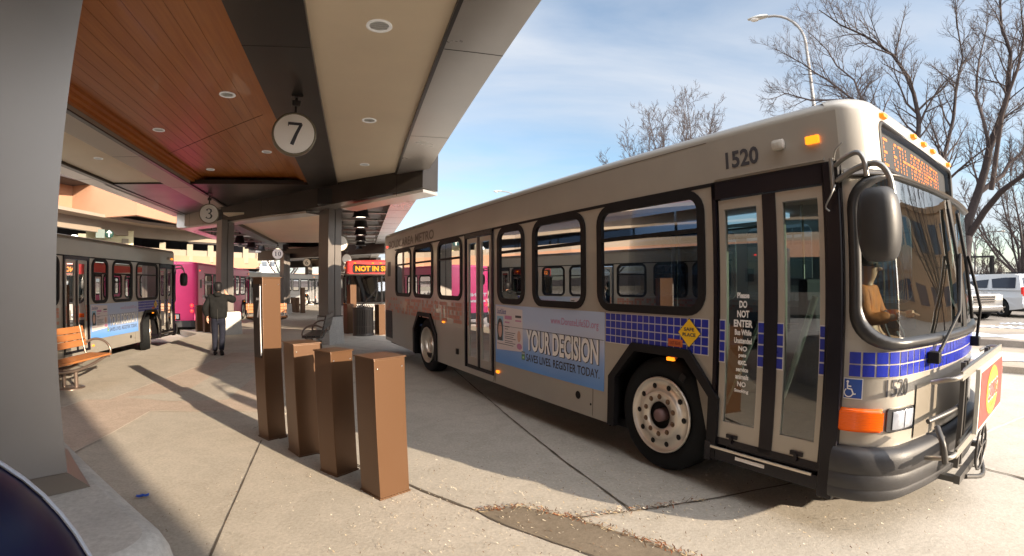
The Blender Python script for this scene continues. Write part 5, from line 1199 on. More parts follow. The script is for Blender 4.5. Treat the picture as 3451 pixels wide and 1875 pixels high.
for i in range(2600):
    az_ = rnd.uniform(38, 68); D = rnd.uniform(64, 82); x, y = D*sin(R(az_)), D*cos(R(az_)); h = abs(rnd.gauss(1.6, .9))+.5; dx, dy = rnd.gauss(0, .5), rnd.gauss(0, .5)
    hr.add([(x-.05, y, -.4), (x+.05, y, -.4), (x+dx, y+dy, h)], [(0, 1, 2)], 0); hr.add([(x-.02, y, h*.3), (x+.02, y, h*.3), (x+dx*3, y+dy*3, h*.9)], [(0, 1, 2)], 0)
tag(hr.build('undergrowth', mat('brush', (.15, .105, .075), .9, 0, .4, 1)), 'brown winter undergrowth behind the parking lot', kind='stuff')
hl_ = MB(); rnd = random.Random(3)
rows = [[], []]
for i in range(90):
    az_ = R(-70+i*2.0); D = 330; rows[0].append((D*sin(az_), D*cos(az_), -3)); rows[1].append((D*sin(az_), D*cos(az_), 5.5+2.5*sin(i*.7)+rnd.uniform(-1, 1)))
g = MB(); g.grid(rows, 0, False); tag(g.build('hills', mat('far_wood', (.17, .14, .13), .95, 0, .3, .05)), kind='structure')

# ------------------------------------------------------------------ street lamps
POLE = mat('lamp_pole', (.22, .21, .20), .45, .3)
def streetlamp(label, x, y, z0, zt, arm, dx, dy, r=.11, grp='street lamps'):
    t = thing('street_lamp', label, 'street lamp', (x, y, z0), 0, grp); H = zt-z0
    m = MB(); pts = [(0, 0, 0), (0, 0, H*.4), (0, 0, H-arm*1.15)]; rs = [r, r*.8, r*.55]
    for k in range(1, 9): a = k/8*pi/2; pts.append((dx*arm*(1-cos(a)), dy*arm*(1-cos(a)), H-arm*1.15+arm*1.1*sin(a))); rs.append(r*.5)
    m.tube(pts, rs, 12); m.box(-.2, .2, -.2, .2, 0, .12, 0, None, .02); m.build('pole', POLE, t)
    e = Vector(pts[-1]); M = Matrix.Translation(e) @ Matrix.Rotation(math.atan2(dy, dx), 4, 'Z')
    m = MB(); rows = []
    for q in range(9):
        f = q/8; wd = .16*sin(pi*(.12+.80*f))**.6; rows.append([M @ Vector((f*.85, wd*cos(a), .03+(.09*sin(pi*min(1, .2+f*.75))+.02)*max(-.35, sin(a)))) for a in [2*pi*j/12 for j in range(12)]])
    m.grid(rows, 0, True, True); m.add(rows[-1], [tuple(range(12))]); m.build('lamp_head', mat('lamp_head', (.42, .42, .40), .35, .4), t)
    m = MB(); m.lathe([(.13, 0), (.125, -.05), (.09, -.09), (0, -.11)], 16, 0, M @ Matrix.Translation((.55, 0, .0)) @ Matrix.Scale(1.5, 4, (1, 0, 0))); m.build('lens', mat('lamp_lens_clear', (.55, .53, .50), .15), t)
    return t
streetlamp('tall street lamp with a curved arm, rising beside the big bare tree', 11.73, 16.2, -.1, 12.75, 1.35, -.81, .58)
streetlamp('distant street lamp whose curved arm shows just above the bus roof', 1.6, 48, -.3, 11.1, 2.6, -1, .05)
t = thing('street_lamp', 'twin-armed thin lamp post far behind the parking lot', 'street lamp', (54.3, 44.2, -.3), 0, 'street lamps')
m = MB(); m.tube([(0, 0, 0), (0, 0, 6)], [.16, .10], 8)
for s_ in (1, -1): m.tube([(0, 0, 5.0), (.05*s_, -.06*s_, 6.4), (.35*s_, -.43*s_, 7.3), (1.0*s_, -1.23*s_, 7.6), (1.6*s_, -1.97*s_, 7.6)], [.09, .09, .08, .07, .06], 7)
m.build('pole', POLE, t); m = MB()
for s_ in (1, -1): m.box(-.3, .3, -.3, .3, -.06, .06, 0, Matrix.Translation((1.8*s_, -2.2*s_, 7.6)), .03)
m.build('lamp_head', POLE, t)
t = thing('street_lamp', 'dark lamp post with a flat square head over the parked white car', 'street lamp', (35.6, 27.5, -.2), 0, 'street lamps')
m = MB(); m.box(-.12, .12, -.12, .12, 0, 3.75); m.build('pole', BLK, t); m = MB(); m.box(-1.5, .12, -.15, .15, 0, .13, 0, Matrix.Translation((0, 0, 3.6)) @ Matrix.Rotation(R(-38), 4, 'Z'), .02); m.build('lamp_head', BLK, t)

# ------------------------------------------------------------------ parked cars (x forward, y to the left, z up)
def car(label, loc, yaw, paint, kind='suv', L_=5.5, Wd=2.1, H=2.0, grille=True, grp='cars parked in the lot'):
    t = thing('parked_car', label, 'car', loc, yaw, grp); f, r = L_*.5, -L_*.5; hw = Wd/2
    wf, wr, wrad = f-1.02, r+1.18, .41
    def archpts(cx): return [(cx+ (wrad+.09)*cos(a), wrad+(wrad+.09)*sin(a)) for a in [R(-10+200*k/10) for k in range(11)]]
    side = [(r+.05, .42)]+list(reversed([(x, max(z, .34)) for x, z in archpts(wr)]))+list(reversed([(x, max(z, .34)) for x, z in archpts(wf)]))+[(f-.12, .38), (f, .55), (f+.0, .95), (f-.10, 1.12), (f-1.35, 1.24), (r+.04, 1.24), (r, .95)]
    m = MB(); rows = []
    for x_ in (0,):
        pass
    n = len(side)
    def pt(x, z, y): 
        k = 1-.06*smooth(z, .9, 1.25)-.05*smooth(abs(x), L_*.36, L_*.5); return (x, y*k, z)
    for s_ in (1, -1):
        m.add([pt(x, z, s_*hw) for x, z in side], tessellate_polygon([[Vector((x, z, 0)) for x, z in side]]))
    m.add([pt(x, z, hw) for x, z in side]+[pt(x, z, -hw) for x, z in side], [(i, (i+1) % n, n+(i+1) % n, n+i) for i in range(n)])
    # greenhouse
    if kind == 'suv': gh = [(r+.10, 1.24), (r+.32, H-.10), (r+.7, H), (f-2.75, H), (f-2.2, H-.10), (f-1.40, 1.24)]
    else: gh = [(-.35, 1.24), (-.25, H-.08), (0, H), (f-2.5, H), (f-2.1, H-.1), (f-1.4, 1.24)]
    def gp(x, z, s_): return (x, s_*(hw*.94-.17*smooth(z, 1.24, H)), z)
    k = len(gh); 
    for s_ in (1, -1): m.add([gp(x, z, s_) for x, z in gh], [tuple(range(k))])
    m.add([gp(x, z, 1) for x, z in gh]+[gp(x, z, -1) for x, z in gh], [(i, (i+1) % k, k+(i+1) % k, k+i) for i in range(k)])
    m.build('body', paint, t)
    GL = mat('car_glass', (.02, .025, .04), .06, 0)
    wins = [[(r+.42, 1.34), (r+.50, H-.17), (r+2.0, H-.17), (r+1.80, 1.34)], [(r+2.15, 1.34), (r+2.15, H-.17), (r+3.0, H-.17), (r+3.0, 1.34)], [(r+3.12, 1.34), (r+3.12, H-.17), (f-2.35, H-.17), (f-1.72, 1.34)]] if kind == 'suv' else [[(-.2, 1.34), (-.2, H-.2), (f-2.3, H-.2), (f-1.7, 1.34)]]
    for wn in wins:
        m = MB()
        for s_ in (1, -1): m.add([(x, s_*(hw*.94-.17*smooth(z, 1.24, H)+.006), z) for x, z in wn], [(0, 1, 2, 3)])
        m.build('window', GL, t)
    m = MB(); m.add([(f-1.44, s_*.78*hw, 1.28) for s_ in (1, -1)]+[(f-2.17, s_*.70*hw, H-.13) for s_ in (-1, 1)], [(0, 1, 2, 3)]); m.add([(r+.10, s_*.74*hw, 1.33) for s_ in (1, -1)]+[(r+.27, s_*.68*hw, H-.16) for s_ in (-1, 1)], [(0, 1, 2, 3)] if kind == 'suv' else []); m.build('windshield', GL, t)
    for cx in (wf, wr):
        for s_ in (1, -1):
            w = thing('wheel', None, None, (cx, s_*(hw-.13), wrad)); w.parent = t; q = MB(); q.lathe([(wrad*.66, s_*.13), (wrad*.9, s_*.135), (wrad, s_*.09), (wrad, -s_*.12), (wrad*.6, -s_*.13)], 24, 0, axis='y'); q.build('tyre', TYRE, w)
            q = MB(); q.lathe([(wrad*.66, s_*.125), (wrad*.60, s_*.10), (wrad*.58, s_*.03), (0, s_*.03)], 24, 1, axis='y')
            for j in range(5): q.box(-.035, .035, s_*.09-.02, s_*.09+.02, .02, wrad*.62, 0, Matrix.Rotation(j*2*pi/5, 4, 'Y'))
            q.lathe([(.07, s_*.12), (0, s_*.125)], 12, 0, axis='y'); q.build('rim', [ALU, mat('rim_shadow', (.06, .06, .065), .6)], w)
    m = MB()
    for s_ in (1, -1): m.box(r-.01, r+.12, s_*(hw*.80)-.13, s_*(hw*.80)+.13, .98, 1.40 if kind == 'suv' else 1.22, 0, None, .02)
    m.build('tail_light', mat('tail_red', (.55, .02, .015), .2, emit=.15), t)
    m = MB()
    for s_ in (1, -1): m.box(f-.14, f+.02, s_*(hw*.76)-.22, s_*(hw*.76)+.20, .84, 1.08, 0, None, .03)
    m.build('headlight', mat('car_headlamp', (.85, .85, .8), .08, .6), t)
    m = MB(); m.box(f-.05, f+.015, -.55, .55, .72, 1.06, 1); 
    for z in (.74, .84, .94, 1.04): m.box(f-.0, f+.03, -.58, .58, z-.022, z+.022, 0)
    m.box(f-.1, f+.08, -hw*.92, hw*.92, .44, .62, 0, None, .04); m.box(r-.06, r+.06, -hw*.94, hw*.94, .45, .66, 2, None, .04); m.build('grille', [CHROME, BLK, paint], t)
    m = MB(); m.box(r+.02, f-.2, -hw*.9, hw*.9, .30, .44); m.build('chassis', BLK, t)
    if kind == 'suv':
        m = MB()
        for s_ in (1, -1): m.tube([(r+.6, s_*.66, H+.0), (r+.7, s_*.66, H+.06), (f-2.9, s_*.66, H+.06), (f-2.8, s_*.66, H)], .022, 6)
        m.build('roof_rack', BLK, t)
    return t
PW = mat('car_white', (.62, .63, .64), .25, .1, coat=.5); PS = mat('car_silver', (.42, .41, .39), .25, .5, coat=.5); PB = mat('car_blue', (.12, .16, .26), .25, .4, coat=.4)
def polar(az_, D, z=0): return (D*sin(R(az_)), D*cos(R(az_)), z)
# yaw: heading azimuth A -> rotation pi/2 - A
car('white station SUV with tinted windows and five-spoke rear wheel, parked across the lot', (24.1, 18.5, 0), R(90-10), PW)
car('silver pickup with a broad chrome grille facing the street, left of the white SUV', (20.35, 18.5, 0), R(90-188), PS, 'pickup', 5.4, 2.1, 1.95)
car('silver car with red tail lamps between the bus and the chrome pickup', (16.9, 17.6, 0), R(90-10), PS)
car('white car whose roof shows just beyond the long white SUV', (27.6, 22.5, 0), R(90-190), PW, 'suv', 5.4, 2.1, 2.05)
car('pale pickup at the right edge, behind the tail of the white SUV', (33.5, 21.0, 0), R(90-10), PS, 'suv', 5.4, 2.1, 1.9)
# ------------------------------------------------------------------ parking garage (curved front, seen under the left eave)
STU = mat('stucco_peach', (.36, .20, .125), .8, 0, .05, .5, bump=.15, bscale=20)
STT = mat('stucco_tan', (.27, .22, .17), .8, 0, .06, .5)
STP = mat('post_cream', (.26, .23, .17), .75)
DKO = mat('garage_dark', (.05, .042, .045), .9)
gr = thing('parking_garage', 'curved peach stucco parking garage with dark open decks behind the left bus', 'building', (-30, 30, -.4))
G0 = Vector((-30, 30, -.4)); GP = [(-125, 36), (-108, 28), (-94, 25), (-80, 25), (-68, 27), (-58, 31), (-52, 36), (-46, 40), (-42, 43), (-38, 45), (-34, 46.5), (-31, 47.5), (-29.35, 48)]
def gpt(az_, r, z): return Vector((r*sin(R(az_)), r*cos(R(az_)), z))-G0
def gband(m, P, z0, z1, th=.5, mi=0, off=0.0):
    n = len(P); f = [gpt(a, r+off, z0) for a, r in P]; g = [gpt(a, r+off, z1) for a, r in P]; f2 = [gpt(a, r+off+th, z0) for a, r in P]; g2 = [gpt(a, r+off+th, z1) for a, r in P]
    m.add(f+g+f2+g2, [(i, i+1, n+i+1, n+i) for i in range(n-1)]+[(2*n+i, 2*n+i+1, 3*n+i+1, 3*n+i) for i in range(n-1)]+[(i, i+1, 2*n+i+1, 2*n+i) for i in range(n-1)]+[(n+i, n+i+1, 3*n+i+1, 3*n+i) for i in range(n-1)]+[(0, n, 3*n, 2*n), (n-1, 2*n-1, 4*n-1, 3*n-1)], mi)
m = MB(); gband(m, GP, 3.15, 4.12); m.build('lower_band', STU, gr)
m = MB(); gband(m, GP, 4.12, 4.62, .35, 0, .25); m.build('parapet', STT, gr)
m = MB(); gband(m, GP, 5.35, 6.25, .6, 0, .1); gband(m, GP, 6.2, 6.4, 9, 0, -2.0); m.build('deck_edge', STT, gr)
m = MB(); gband(m, GP, -.2, 1.1, .5); m.build('ground_wall', STT, gr)
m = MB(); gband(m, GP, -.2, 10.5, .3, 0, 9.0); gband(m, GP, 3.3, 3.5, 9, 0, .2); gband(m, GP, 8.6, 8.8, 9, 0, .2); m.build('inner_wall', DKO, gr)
for a_ in (-47.9, -43.7, -39.87, -36.98, -34.75, -32.8, -30.9, -29.4):
    r = next(r0+(r1-r0)*(a_-a0)/(a1-a0) for (a0, r0), (a1, r1) in zip(GP, GP[1:]) if a0 <= a_ <= a1)
    m = MB(); p = gpt(a_, r-.05, 0); M = Matrix.Translation((p.x, p.y, 0)) @ Matrix.Rotation(R(-a_), 4, 'Z')
    m.box(-.25, .25, 0, .9, 4.02, 5.5, 0, M, .0); m.box(-.25, .25, 0, .9, 1.1, 3.3, 0, M); m.build('post', STP, gr)
UP = [(-125, 33), (-108, 26), (-92, 23), (-78, 24), (-66, 29), (-60, 36), (-55, 38.5), (-48.95, 40.8), (-42.65, 36), (-37.46, 41), (-33.5, 45.2)]
m = MB(); gband(m, UP, 6.22, 9.6, .6); m.build('upper_band', STU, gr)
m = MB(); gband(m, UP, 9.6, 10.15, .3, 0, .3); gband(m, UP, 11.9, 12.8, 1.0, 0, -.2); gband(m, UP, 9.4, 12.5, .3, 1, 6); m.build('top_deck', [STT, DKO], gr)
for a_, r in ((-58, 37.4), (-54, 38.9), (-49, 40.7), (-45.6, 38.3), (-42.65, 36)):
    m = MB(); p = gpt(a_, r-.05, 0); M = Matrix.Translation((p.x, p.y, 0)) @ Matrix.Rotation(R(-a_), 4, 'Z'); m.box(-.35, .35, 0, .8, 9.5, 12.0, 0, M); m.build('post', STP, gr)
# lit arched doorway and lamp under the deck, the round direction sign
m = MB(); p = gpt(-48.6, 41.5, 0); M = Matrix.Translation((p.x, p.y, 0)) @ Matrix.Rotation(R(48.6), 4, 'Z'); l = [(-.45, 4.1), (.45, 4.1), (.45, 5.2)]+[(.45*cos(a), 5.2+.45*sin(a)) for a in [R(10+16*k) for k in range(11)]]+[(-.45, 5.2)]
m.prism(l, 0, .1, 0, lambda x, y, z: M @ Vector((x, z, y))); m.build('lit_arch', mat('lit_arch', (1, .97, .85), .5, emit=2.0), gr)
m = MB(); m.box(-1.2, 2.2, -.3, .5, 4.0, 6.15, 0, M @ Matrix.Translation((2.0, .6, 0))); m.build('lit_corner', mat('corner_cream', (.70, .66, .42), .7), gr)
m = MB(); p = gpt(-45.3, 39.8, 5.25); M = Matrix.Translation(p) @ Matrix.Rotation(R(45.3), 4, 'Z')
m.lathe([(.30, 0), (.30, .08), (0, .08)], 24, 0, M @ Matrix.Scale(-1, 4, (0, 1, 0)), axis='y'); m.box(-.9, -.3, -.02, .05, -.3, .3, 0, M)
m.build('direction_sign', mat('sign_dark_green', (.02, .06, .05), .4), gr)
m = MB(); fx = lambda x, y: M @ Vector((x, -.09, y)); ribbon(m, [(0, -.22, .06), (0, .22, .06)], fx); ribbon(m, [(-.16, .06, .06), (0, .24, .06), (.16, .06, .06)], fx); m.build('arrow', WHITE, gr)

# ------------------------------------------------------------------ far buildings
def simple_block(name, label, az_, D, w_, d_, h, mt, rot=0, floors=2, cols=4, z0=-.4, win=None, slab=None, cat='building'):
    t = thing(name, label, cat, polar(az_, D, z0), R(-az_)+rot)
    m = MB(); m.box(-w_/2, w_/2, 0, d_, 0, h); m.build('wall', mt, t)
    m = MB(); m.box(-w_/2-.15, w_/2+.15, -.15, d_+.15, h, h+.3); m.build('roof', slab or mt, t)
    for i in range(floors):
        for j in range(cols):
            x = -w_/2+w_*(j+.5)/cols; z = h*(i+.45)/floors; ww = w_/cols*.32; q = MB(); q.box(x-ww, x+ww, -.06, .02, z, z+h/floors*.42, 0); q.box(x-ww-.06, x+ww+.06, -.09, -.0, z-.1, z, 1); q.build('window', [win or mat('far_glass', (.06, .08, .11), .1), slab or mt], t)
    return t
WB_ = mat('white_render', (.62, .62, .60), .7)
t = simple_block('apartment_building', 'white modern apartment block with balconies far beyond the garage', -28.35, 105, 3.3, 9, 7.0, WB_, R(12), 3, 2)
m = MB()
for z in (2.4, 4.6, 6.6): m.box(-3.6, -1.6, -1.0, 1.0, z, z+.15)
for z in (.2, 2.5, 4.7): m.box(-3.6, -3.45, -1.0, -.85, z, z+2.1); m.box(-1.7, -1.6, -1.0, -.9, z, z+2.1); m.box(-3.6, -1.6, -1.0, -.97, z+.9, z+.95)
m.build('balcony', WB_, t)
simple_block('house', 'small tan flat-roofed building beyond the white apartment block', -27.2, 92, 3.4, 6, 3.6, mat('tan_render', (.50, .38, .26), .8), 0, 1, 3)
simple_block('house', 'orange brick building seen beneath the distant bare tree', -25.1, 98, 9, 8, 3.9, mat('orange_brick', (.42, .25, .18), .85, 0, .15, 4), 0, 2, 5)
simple_block('house', 'low cream shop far behind between the distant columns', -23.4, 80, 4.2, 6, 3.2, mat('cream_render', (.60, .52, .38), .8), 0, 1, 3)
# buildings behind and beside the camera: they shade the near paving and are mirrored in the glass
BRK = mat('brown_brick', (.33, .20, .12), .85, 0, .2, 1.5, bump=.2, bscale=30)
t = thing('terminal_building', 'long brown brick transit terminal shading the near paving', 'building', (0, 0, 0)); m = MB()
m.prism([(14.7, -8.7), (-14.0, -14.5), (-11, -32), (17.5, -27)], -.4, 8.5); m.build('wall', BRK, t)
m = MB()
for k in range(9):
    f0, f1 = .05+k*.105, .05+k*.105+.06; a = Vector((14.7, -8.7)); b = Vector((-14, -14.5)); q = Vector((-.198, .98))*.03
    for z0, z1 in ((1.0, 3.2), (4.6, 6.6)):
        p, r = a.lerp(b, f0)+q, a.lerp(b, f1)+q; m.add([(p.x, p.y, z0), (r.x, r.y, z0), (r.x, r.y, z1), (p.x, p.y, z1)], [(0, 1, 2, 3)])
m.build('window', mat('office_glass', (.25, .28, .30), .1), t)  # plain grey window glass, no emission
t = simple_block('brick_building', 'tan brick building across the lot, mirrored in the windshield', 93, 46, 58, 14, 9.5, mat('tan_brick', (.45, .29, .17), .85, 0, .12, 1.2), R(4), 2, 12)
t = simple_block('brick_building', 'second tan brick building farther along the lot', 112, 60, 30, 14, 8, mat('tan_brick', (.45, .29, .17), .85), R(4), 2, 8)
upright('bare street tree beside the lot, mirrored in the windshield', polar(80, 26), 10, 21, 2, 1.0, .2, 8, .5, .2, .016)

# ------------------------------------------------------------------ buses
FWX = (1.3112, 4.16652, 0.0)
main = build_bus('taupe city bus 1520 with blue tile stripe, lit amber destination sign and bicycle rack', FWX, -0.52796)
livery(main)
# bicycle rack folded up on the nose
rk = MB(); F_ = -2.24
def rt(pts, r=.014, mi=0): rk.tube(cr([(x-.22, y, z) for x, y, z in pts], 4), r, 7, mi)
for x in (.73, .83, 1.73, 1.83): rk.box(x-.02, x+.02, F_-.03, F_+.0, .42, 1.16, 0)
for z, o in ((1.12, 0), (.62, .02)):
    rt([(.55, F_+.10, z-.05), (.50, F_+.02, z-.02), (.52, F_-.06, z), (.80, F_-.06, z), (1.0, F_-.03, z+.0), (2.1, F_-.03, z), (2.35, F_-.06, z), (2.45, F_+.02, z), (2.40, F_+.10, z-.04)], .016, 1)
    rk.box(.38, 2.18, F_-.075, F_-.06, z-.03, z+.03, 1)
rt([(.50, F_+.04, .80), (.42, F_-.02, .72), (.44, F_-.04, .60)], .020)
rt([(.60, F_+.12, .80), (.9, F_+.02, .84), (1.2, F_, .86)], .018)
for x in (.78, 1.78): rk.box(x-.03, x+.03, F_-.02, -2.1, .44, .50, 0); rk.box(x-.03, x+.03, F_-.02, -2.1, .30, .34, 0)
rk.box(.73, 1.83, F_-.05, F_-.01, .30, .36, 0)
rk.tube([(1.22+.20*cos(a), F_-.09, .46+.17*sin(a)) for a in [2*pi*k/18 for k in range(19)]], .010, 5, 0, False)
for k in range(5): a = 2*pi*k/5; rt([(1.44, F_-.09, .46), (1.44+.19*cos(a), F_-.09, .46+.16*sin(a))], .008)
rt([(1.15, F_-.05, .30), (1.44, F_-.12, .25), (1.75, F_-.05, .30)], .018)
rack = rk.build('bicycle_rack', [mat('rack_black', (.07, .065, .06), .4, .3), mat('rack_grey', (.36, .33, .28), .35, .6)], main)
sb = MB(); YS = -2.345; sb.box(.86, 2.02, YS, YS+.03, .64, 1.10, 0, None, .004); sb.box(.895, 1.985, YS-.003, YS, .67, 1.07, 1)
f = lambda x, y: (0.89+x, YS-.006, y); cx, cz = .55, .87
def el(rx, rz_, mi, off): sb.add([(0.89+cx+rx*cos(a), YS-off, cz+rz_*sin(a)) for a in [2*pi*k/32 for k in range(32)]], [tuple(range(32))], mi)
el(.30, .195, 3, .0045); el(.285, .182, 2, .0058); el(.255, .158, 4, .0065)
text(sb, 'CARINO\'S', lambda x, y: (0.89+x, YS-.0088, y), cx-.245, cz-.07, .49, .15, 5, .07); text(sb, 'CARINO\'S', lambda x, y: (0.89+x, YS-.010, y), cx-.235, cz-.06, .47, .13, 1, .02)
text(sb, 'ITALIAN', lambda x, y: (0.89+x, YS-.009, y), cx-.09, cz-.125, .18, .035, 3, .02)
sb.build('advert_board', [mat('board_frame', (.62, .60, .52), .4, .3), mat('board_red', (.56, .035, .022), .45), mat('board_yellow', (.72, .38, .02), .45), mat('board_olive', (.14, .12, .03), .5), mat('board_gold', (.78, .46, .03), .45), WHITE], rack)
# notice on the front door glass
nt_ = MB(); fN = side(-.735, -.009); yy = 1.66
for s_, h_, w_ in (('Please', .045, .11), ('DO', .055, .07), ('NOT', .055, .11), ('ENTER', .055, .17), ('Bus While', .045, .15), ('Unattended', .045, .16), ('NO', .04, .08), ('pets', .035, .07), ('exc.', .035, .08), ('service', .035, .11), ('animals', .04, .12), ('NO', .04, .08), ('Smoking', .035, .13)):
    yy -= h_+.018; text(nt_, s_, fN, .115-w_/2, yy, w_, h_, 0, .04)
nt_.build('door_notice', WHITE, main)
# the driver behind the windshield
dv_ = thing('person', 'bus driver in orange jacket and dark glasses, seated behind the big windshield', 'person', AB(0, 0), 0)
dv_.location = Vector((1.3112, 4.16652, .60))+Vector((.864*1.75-.504*-1.15, .504*1.75+.864*-1.15, 0)); dv_.rotation_euler = (0, 0, .52796+R(185))
skinned('body', {'pel': (0, 0, .52, .16, .12), 'waist': (0, .01, .68, .14, .11), 'chest': (0, .02, .92, .16, .11), 'neck': (0, .03, 1.10, .055, .055), 'h0': (0, .06, 1.17, .07, .08), 'h1': (0, .06, 1.26, .085, .10), 'h2': (0, .05, 1.33, .075, .085),
    'sl': (-.19, .02, 1.02, .055), 'el': (-.27, .12, .76, .045), 'wl': (-.20, .36, .80, .03), 'sr': (.19, .02, 1.02, .055), 'er': (.27, .12, .76, .045), 'wr': (.20, .36, .80, .03), 'kl': (-.14, .46, .50, .075), 'fl': (-.14, .50, .08, .05), 'kr': (.14, .46, .50, .075), 'fr': (.14, .50, .08, .05)},
    [('pel', 'waist', 'chest', 'neck', 'h0', 'h1', 'h2'), ('chest', 'sl', 'el', 'wl'), ('chest', 'sr', 'er', 'wr'), ('pel', 'kl', 'fl'), ('pel', 'kr', 'fr')], SKIN, dv_)
m = MB(); hand(m, (-.20, .36, .80), (.2, 1, .1), (1, 0, 0)); m.build('hand', SKIN, dv_); m = MB(); hand(m, (.20, .36, .80), (-.2, 1, .1), (-1, 0, 0)); m.build('hand', SKIN, dv_)
m = MB(); m.lathe([(.018, 0), (.012, .03), (0, .035)], 8, 0, Matrix.Translation((0, .155, 1.235)) @ Matrix.Rotation(R(-90), 4, 'X')); m.build('nose', SKIN, dv_)
skinned('jacket', {'pel': (0, .0, .54, .20, .15), 'waist': (0, .0, .72, .20, .155), 'chest': (0, .02, .95, .215, .145), 'top': (0, .03, 1.06, .12, .10), 'sl': (-.20, .02, 1.02, .09), 'el': (-.29, .11, .76, .078), 'wl': (-.21, .32, .80, .055), 'sr': (.20, .02, 1.02, .09), 'er': (.29, .11, .76, .078), 'wr': (.21, .32, .80, .055)},
    [('pel', 'waist', 'chest', 'top'), ('chest', 'sl', 'el', 'wl'), ('chest', 'sr', 'er', 'wr')], mat('orange_jacket', (.50, .15, .035), .75, 0, .2, 12, bump=.5, bscale=16), dv_)
m = MB(); m.box(-.08, .08, .13, .155, 1.25, 1.285, 0, None, .01); m.box(-.088, -.08, .02, .15, 1.262, 1.275); m.box(.08, .088, .02, .15, 1.262, 1.275); m.build('glasses', BLK, dv_)
m = MB(); m.lathe([(.10, 1.27), (.105, 1.31), (.09, 1.36), (.05, 1.385), (0, 1.39)], 20, 0, Matrix.Translation((0, .035, 0)) @ Matrix.Scale(1.1, 4, (0, 1, 0))); m.build('hair', mat('hair_dark', (.03, .022, .018), .8), dv_)

left = build_bus('taupe bus with the same blue advert parked behind the wooden bench, seen along its side', (-10.416, 11.934, -.17), -3.397, steer=R(26), dest='', detail=1)
livery(left, nums=None)
PINK = mat('pink_wrap', (.80, .05, .20), .35, 0, .05, 1, coat=.2); REDB = mat('bus_red', (.62, .05, .05), .35, 0, coat=.3); GREYB = mat('bus_pale', (.42, .41, .40), .4, .1, coat=.2)
# rear right corner at (-12.7, 17.4), heading away
def from_rear(cx, cy, z, yaw): return (cx-sin(yaw)*8.9, cy-cos(yaw)*8.9, z)
pk = build_bus('bright pink wrapped bus seen from behind its rear corner', from_rear(-12.75, 17.5, -.34, R(161)), R(161), body=PINK, dest='', detail=0, deco=False)
m = MB(); 
def rearf(x, z, off=.232): return (x, 8.85+off, z)
text(m, 'THINK', lambda x, y: rearf(W_-.2-x, y), .55, 1.42, .95, .20, 0, .05); text(m, 'about us!', lambda x, y: rearf(W_-.2-x, y), .35, 1.12, 1.0, .16, 0, .03) if 0 else None
m = MB(); FR = lambda x, y: rearf(x, y)
text(m, 'THINK', lambda x, y: rearf(2.6-x, y), .0, 1.42, 1.3, .17, 0, .05); text(m, 'Permanent!', lambda x, y: rearf(2.6-x, y), -.1, 1.12, 1.6, .17, 0, .05)
text(m, 'Treatment', side(8.3), 0, 2.02, 1.6, .24, 0, .02); text(m, 'with a', side(8.3), .0, 1.42, 1.1, .26, 0, .02); text(m, 'Medical', side(8.3), .05, .85, 1.6, .30, 0, .02)
m.build('wrap_lettering', mat('wrap_white', (.72, .66, .68), .5), pk)
m = MB(); m.box(.72, 1.18, 9.07, 9.085, .62, .88, 0, None, .01); m.box(.76, 1.14, 9.084, 9.09, .66, .84, 1); m.build('licence_plate', [BLK, mat('plate_pale', (.55, .55, .52), .5)], pk)
m = MB()
for x in (.22, W_-.22):
    for z in (.98, 1.20): m.lathe([(.065, 0), (.06, .02), (0, .03)], 16, 0, Matrix.Translation((x, 9.06, z)) @ Matrix.Rotation(R(-90), 4, 'X'))
for x in (.25, 1.2, 1.39, 1.58, 2.5): m.box(x-.04, x+.04, 9.0, 9.04, 2.78, 2.82, 0, None, .01)
m.build('tail_light', REDLIT, pk)
m = MB(); rows = [[(x, y, z) for x, y in [(.0, 8.75), (-.03, 8.9), (.10, 9.12), (.25, 9.15), (W_-.25, 9.15), (W_-.1, 9.12), (W_+.03, 8.9), (W_, 8.75)]] for z in (.34, .38, .55, .60)]; m.grid(rows, 0, False); m.build('bumper', DGREY, pk)
gy = build_bus('pale grey bus with a dark decal window, beyond the pink one', from_rear(-16.6, 26.2, -.33, R(162)), R(162), body=GREYB, dest='', detail=0, deco=False)
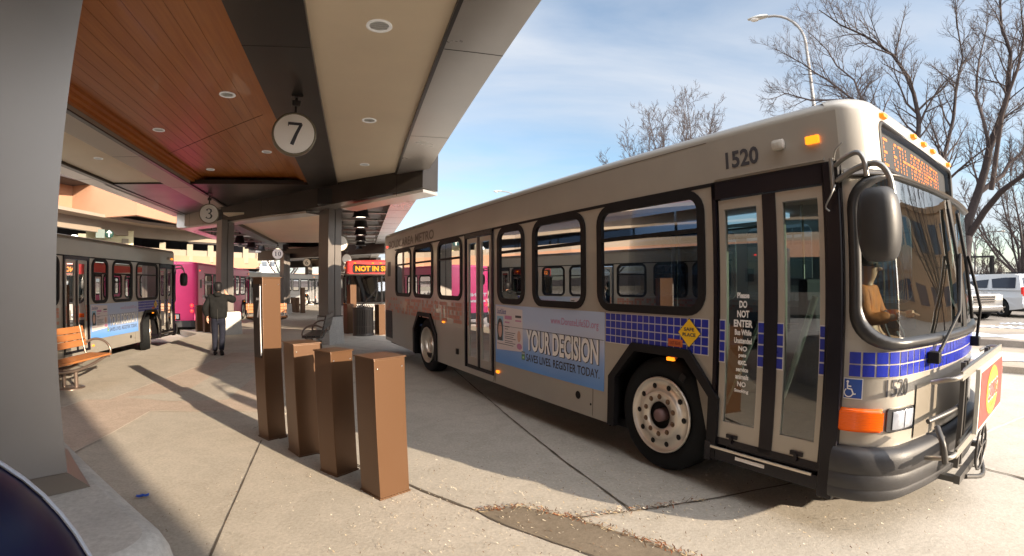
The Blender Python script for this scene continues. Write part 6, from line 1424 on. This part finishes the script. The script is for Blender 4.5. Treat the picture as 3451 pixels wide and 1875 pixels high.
nb = build_bus('red and white bus facing the camera with the sign NOT IN SERVICE', (-7.05, 19.8, -.33), R(-20), body=mat('bus_white', (.62, .60, .58), .35, 0, coat=.3), headbody=REDB, dest='NOT IN SERVICE', detail=0, steer=0, deco=False)
fb = build_bus('pale bus far off under the canopy, between the columns', (-18.6, 41.5, -.33), R(-172), body=GREYB, dest='', detail=0, deco=False)
fb2 = build_bus('red-striped bus in the far distance behind the number 6', (-17.3, 47.0, -.33), R(-160), body=GREYB, dest='', detail=0, deco=False)

# ------------------------------------------------------------------ one mesh per piece for paired fittings
def split_islands(o):
    me = o.data; n = len(me.vertices); par = list(range(n))
    def find(i):
        while par[i] != i: par[i] = par[par[i]]; i = par[i]
        return i
    for p in me.polygons:
        v = p.vertices; r0 = find(v[0])
        for k in v[1:]: par[find(k)] = r0
    groups = {}
    for p in me.polygons: groups.setdefault(find(p.vertices[0]), []).append(p.index)
    if len(groups) < 2 or len(groups) > 40: return
    base = o.name.split('.')[0]; mats = list(me.materials)
    for g in groups.values():
        idx = {}; vs = []; fs = []; mi = []; sm = []
        for pi_ in g:
            p = me.polygons[pi_]; f = []
            for k in p.vertices:
                if k not in idx: idx[k] = len(vs); vs.append(tuple(me.vertices[k].co))
                f.append(idx[k])
            fs.append(f); mi.append(p.material_index); sm.append(p.use_smooth)
        m2 = bpy.data.meshes.new(base); m2.from_pydata(vs, [], fs)
        for q in mats: m2.materials.append(q)
        m2.polygons.foreach_set('material_index', mi); m2.polygons.foreach_set('use_smooth', sm); m2.update()
        c = bpy.data.objects.new(base, m2); COL.objects.link(c); c.parent = o.parent; c.matrix_local = o.matrix_local.copy()
    bpy.data.objects.remove(o)
for o in list(S.objects):
    if o.type == 'MESH' and o.parent and o.name.split('.')[0] in ('rivet', 'windshield', 'far_window_glass', 'ceiling_lamp_strip', 'door_glass', 'beige_soffit', 'roof_slab', 'cap_pair') and not o.children: split_islands(o)
for o in list(S.objects):
    if o.type == 'MESH' and o.parent and o.parent.name.startswith('parked_car') and o.name.split('.')[0] in ('tail_light', 'window', 'headlight'): split_islands(o)
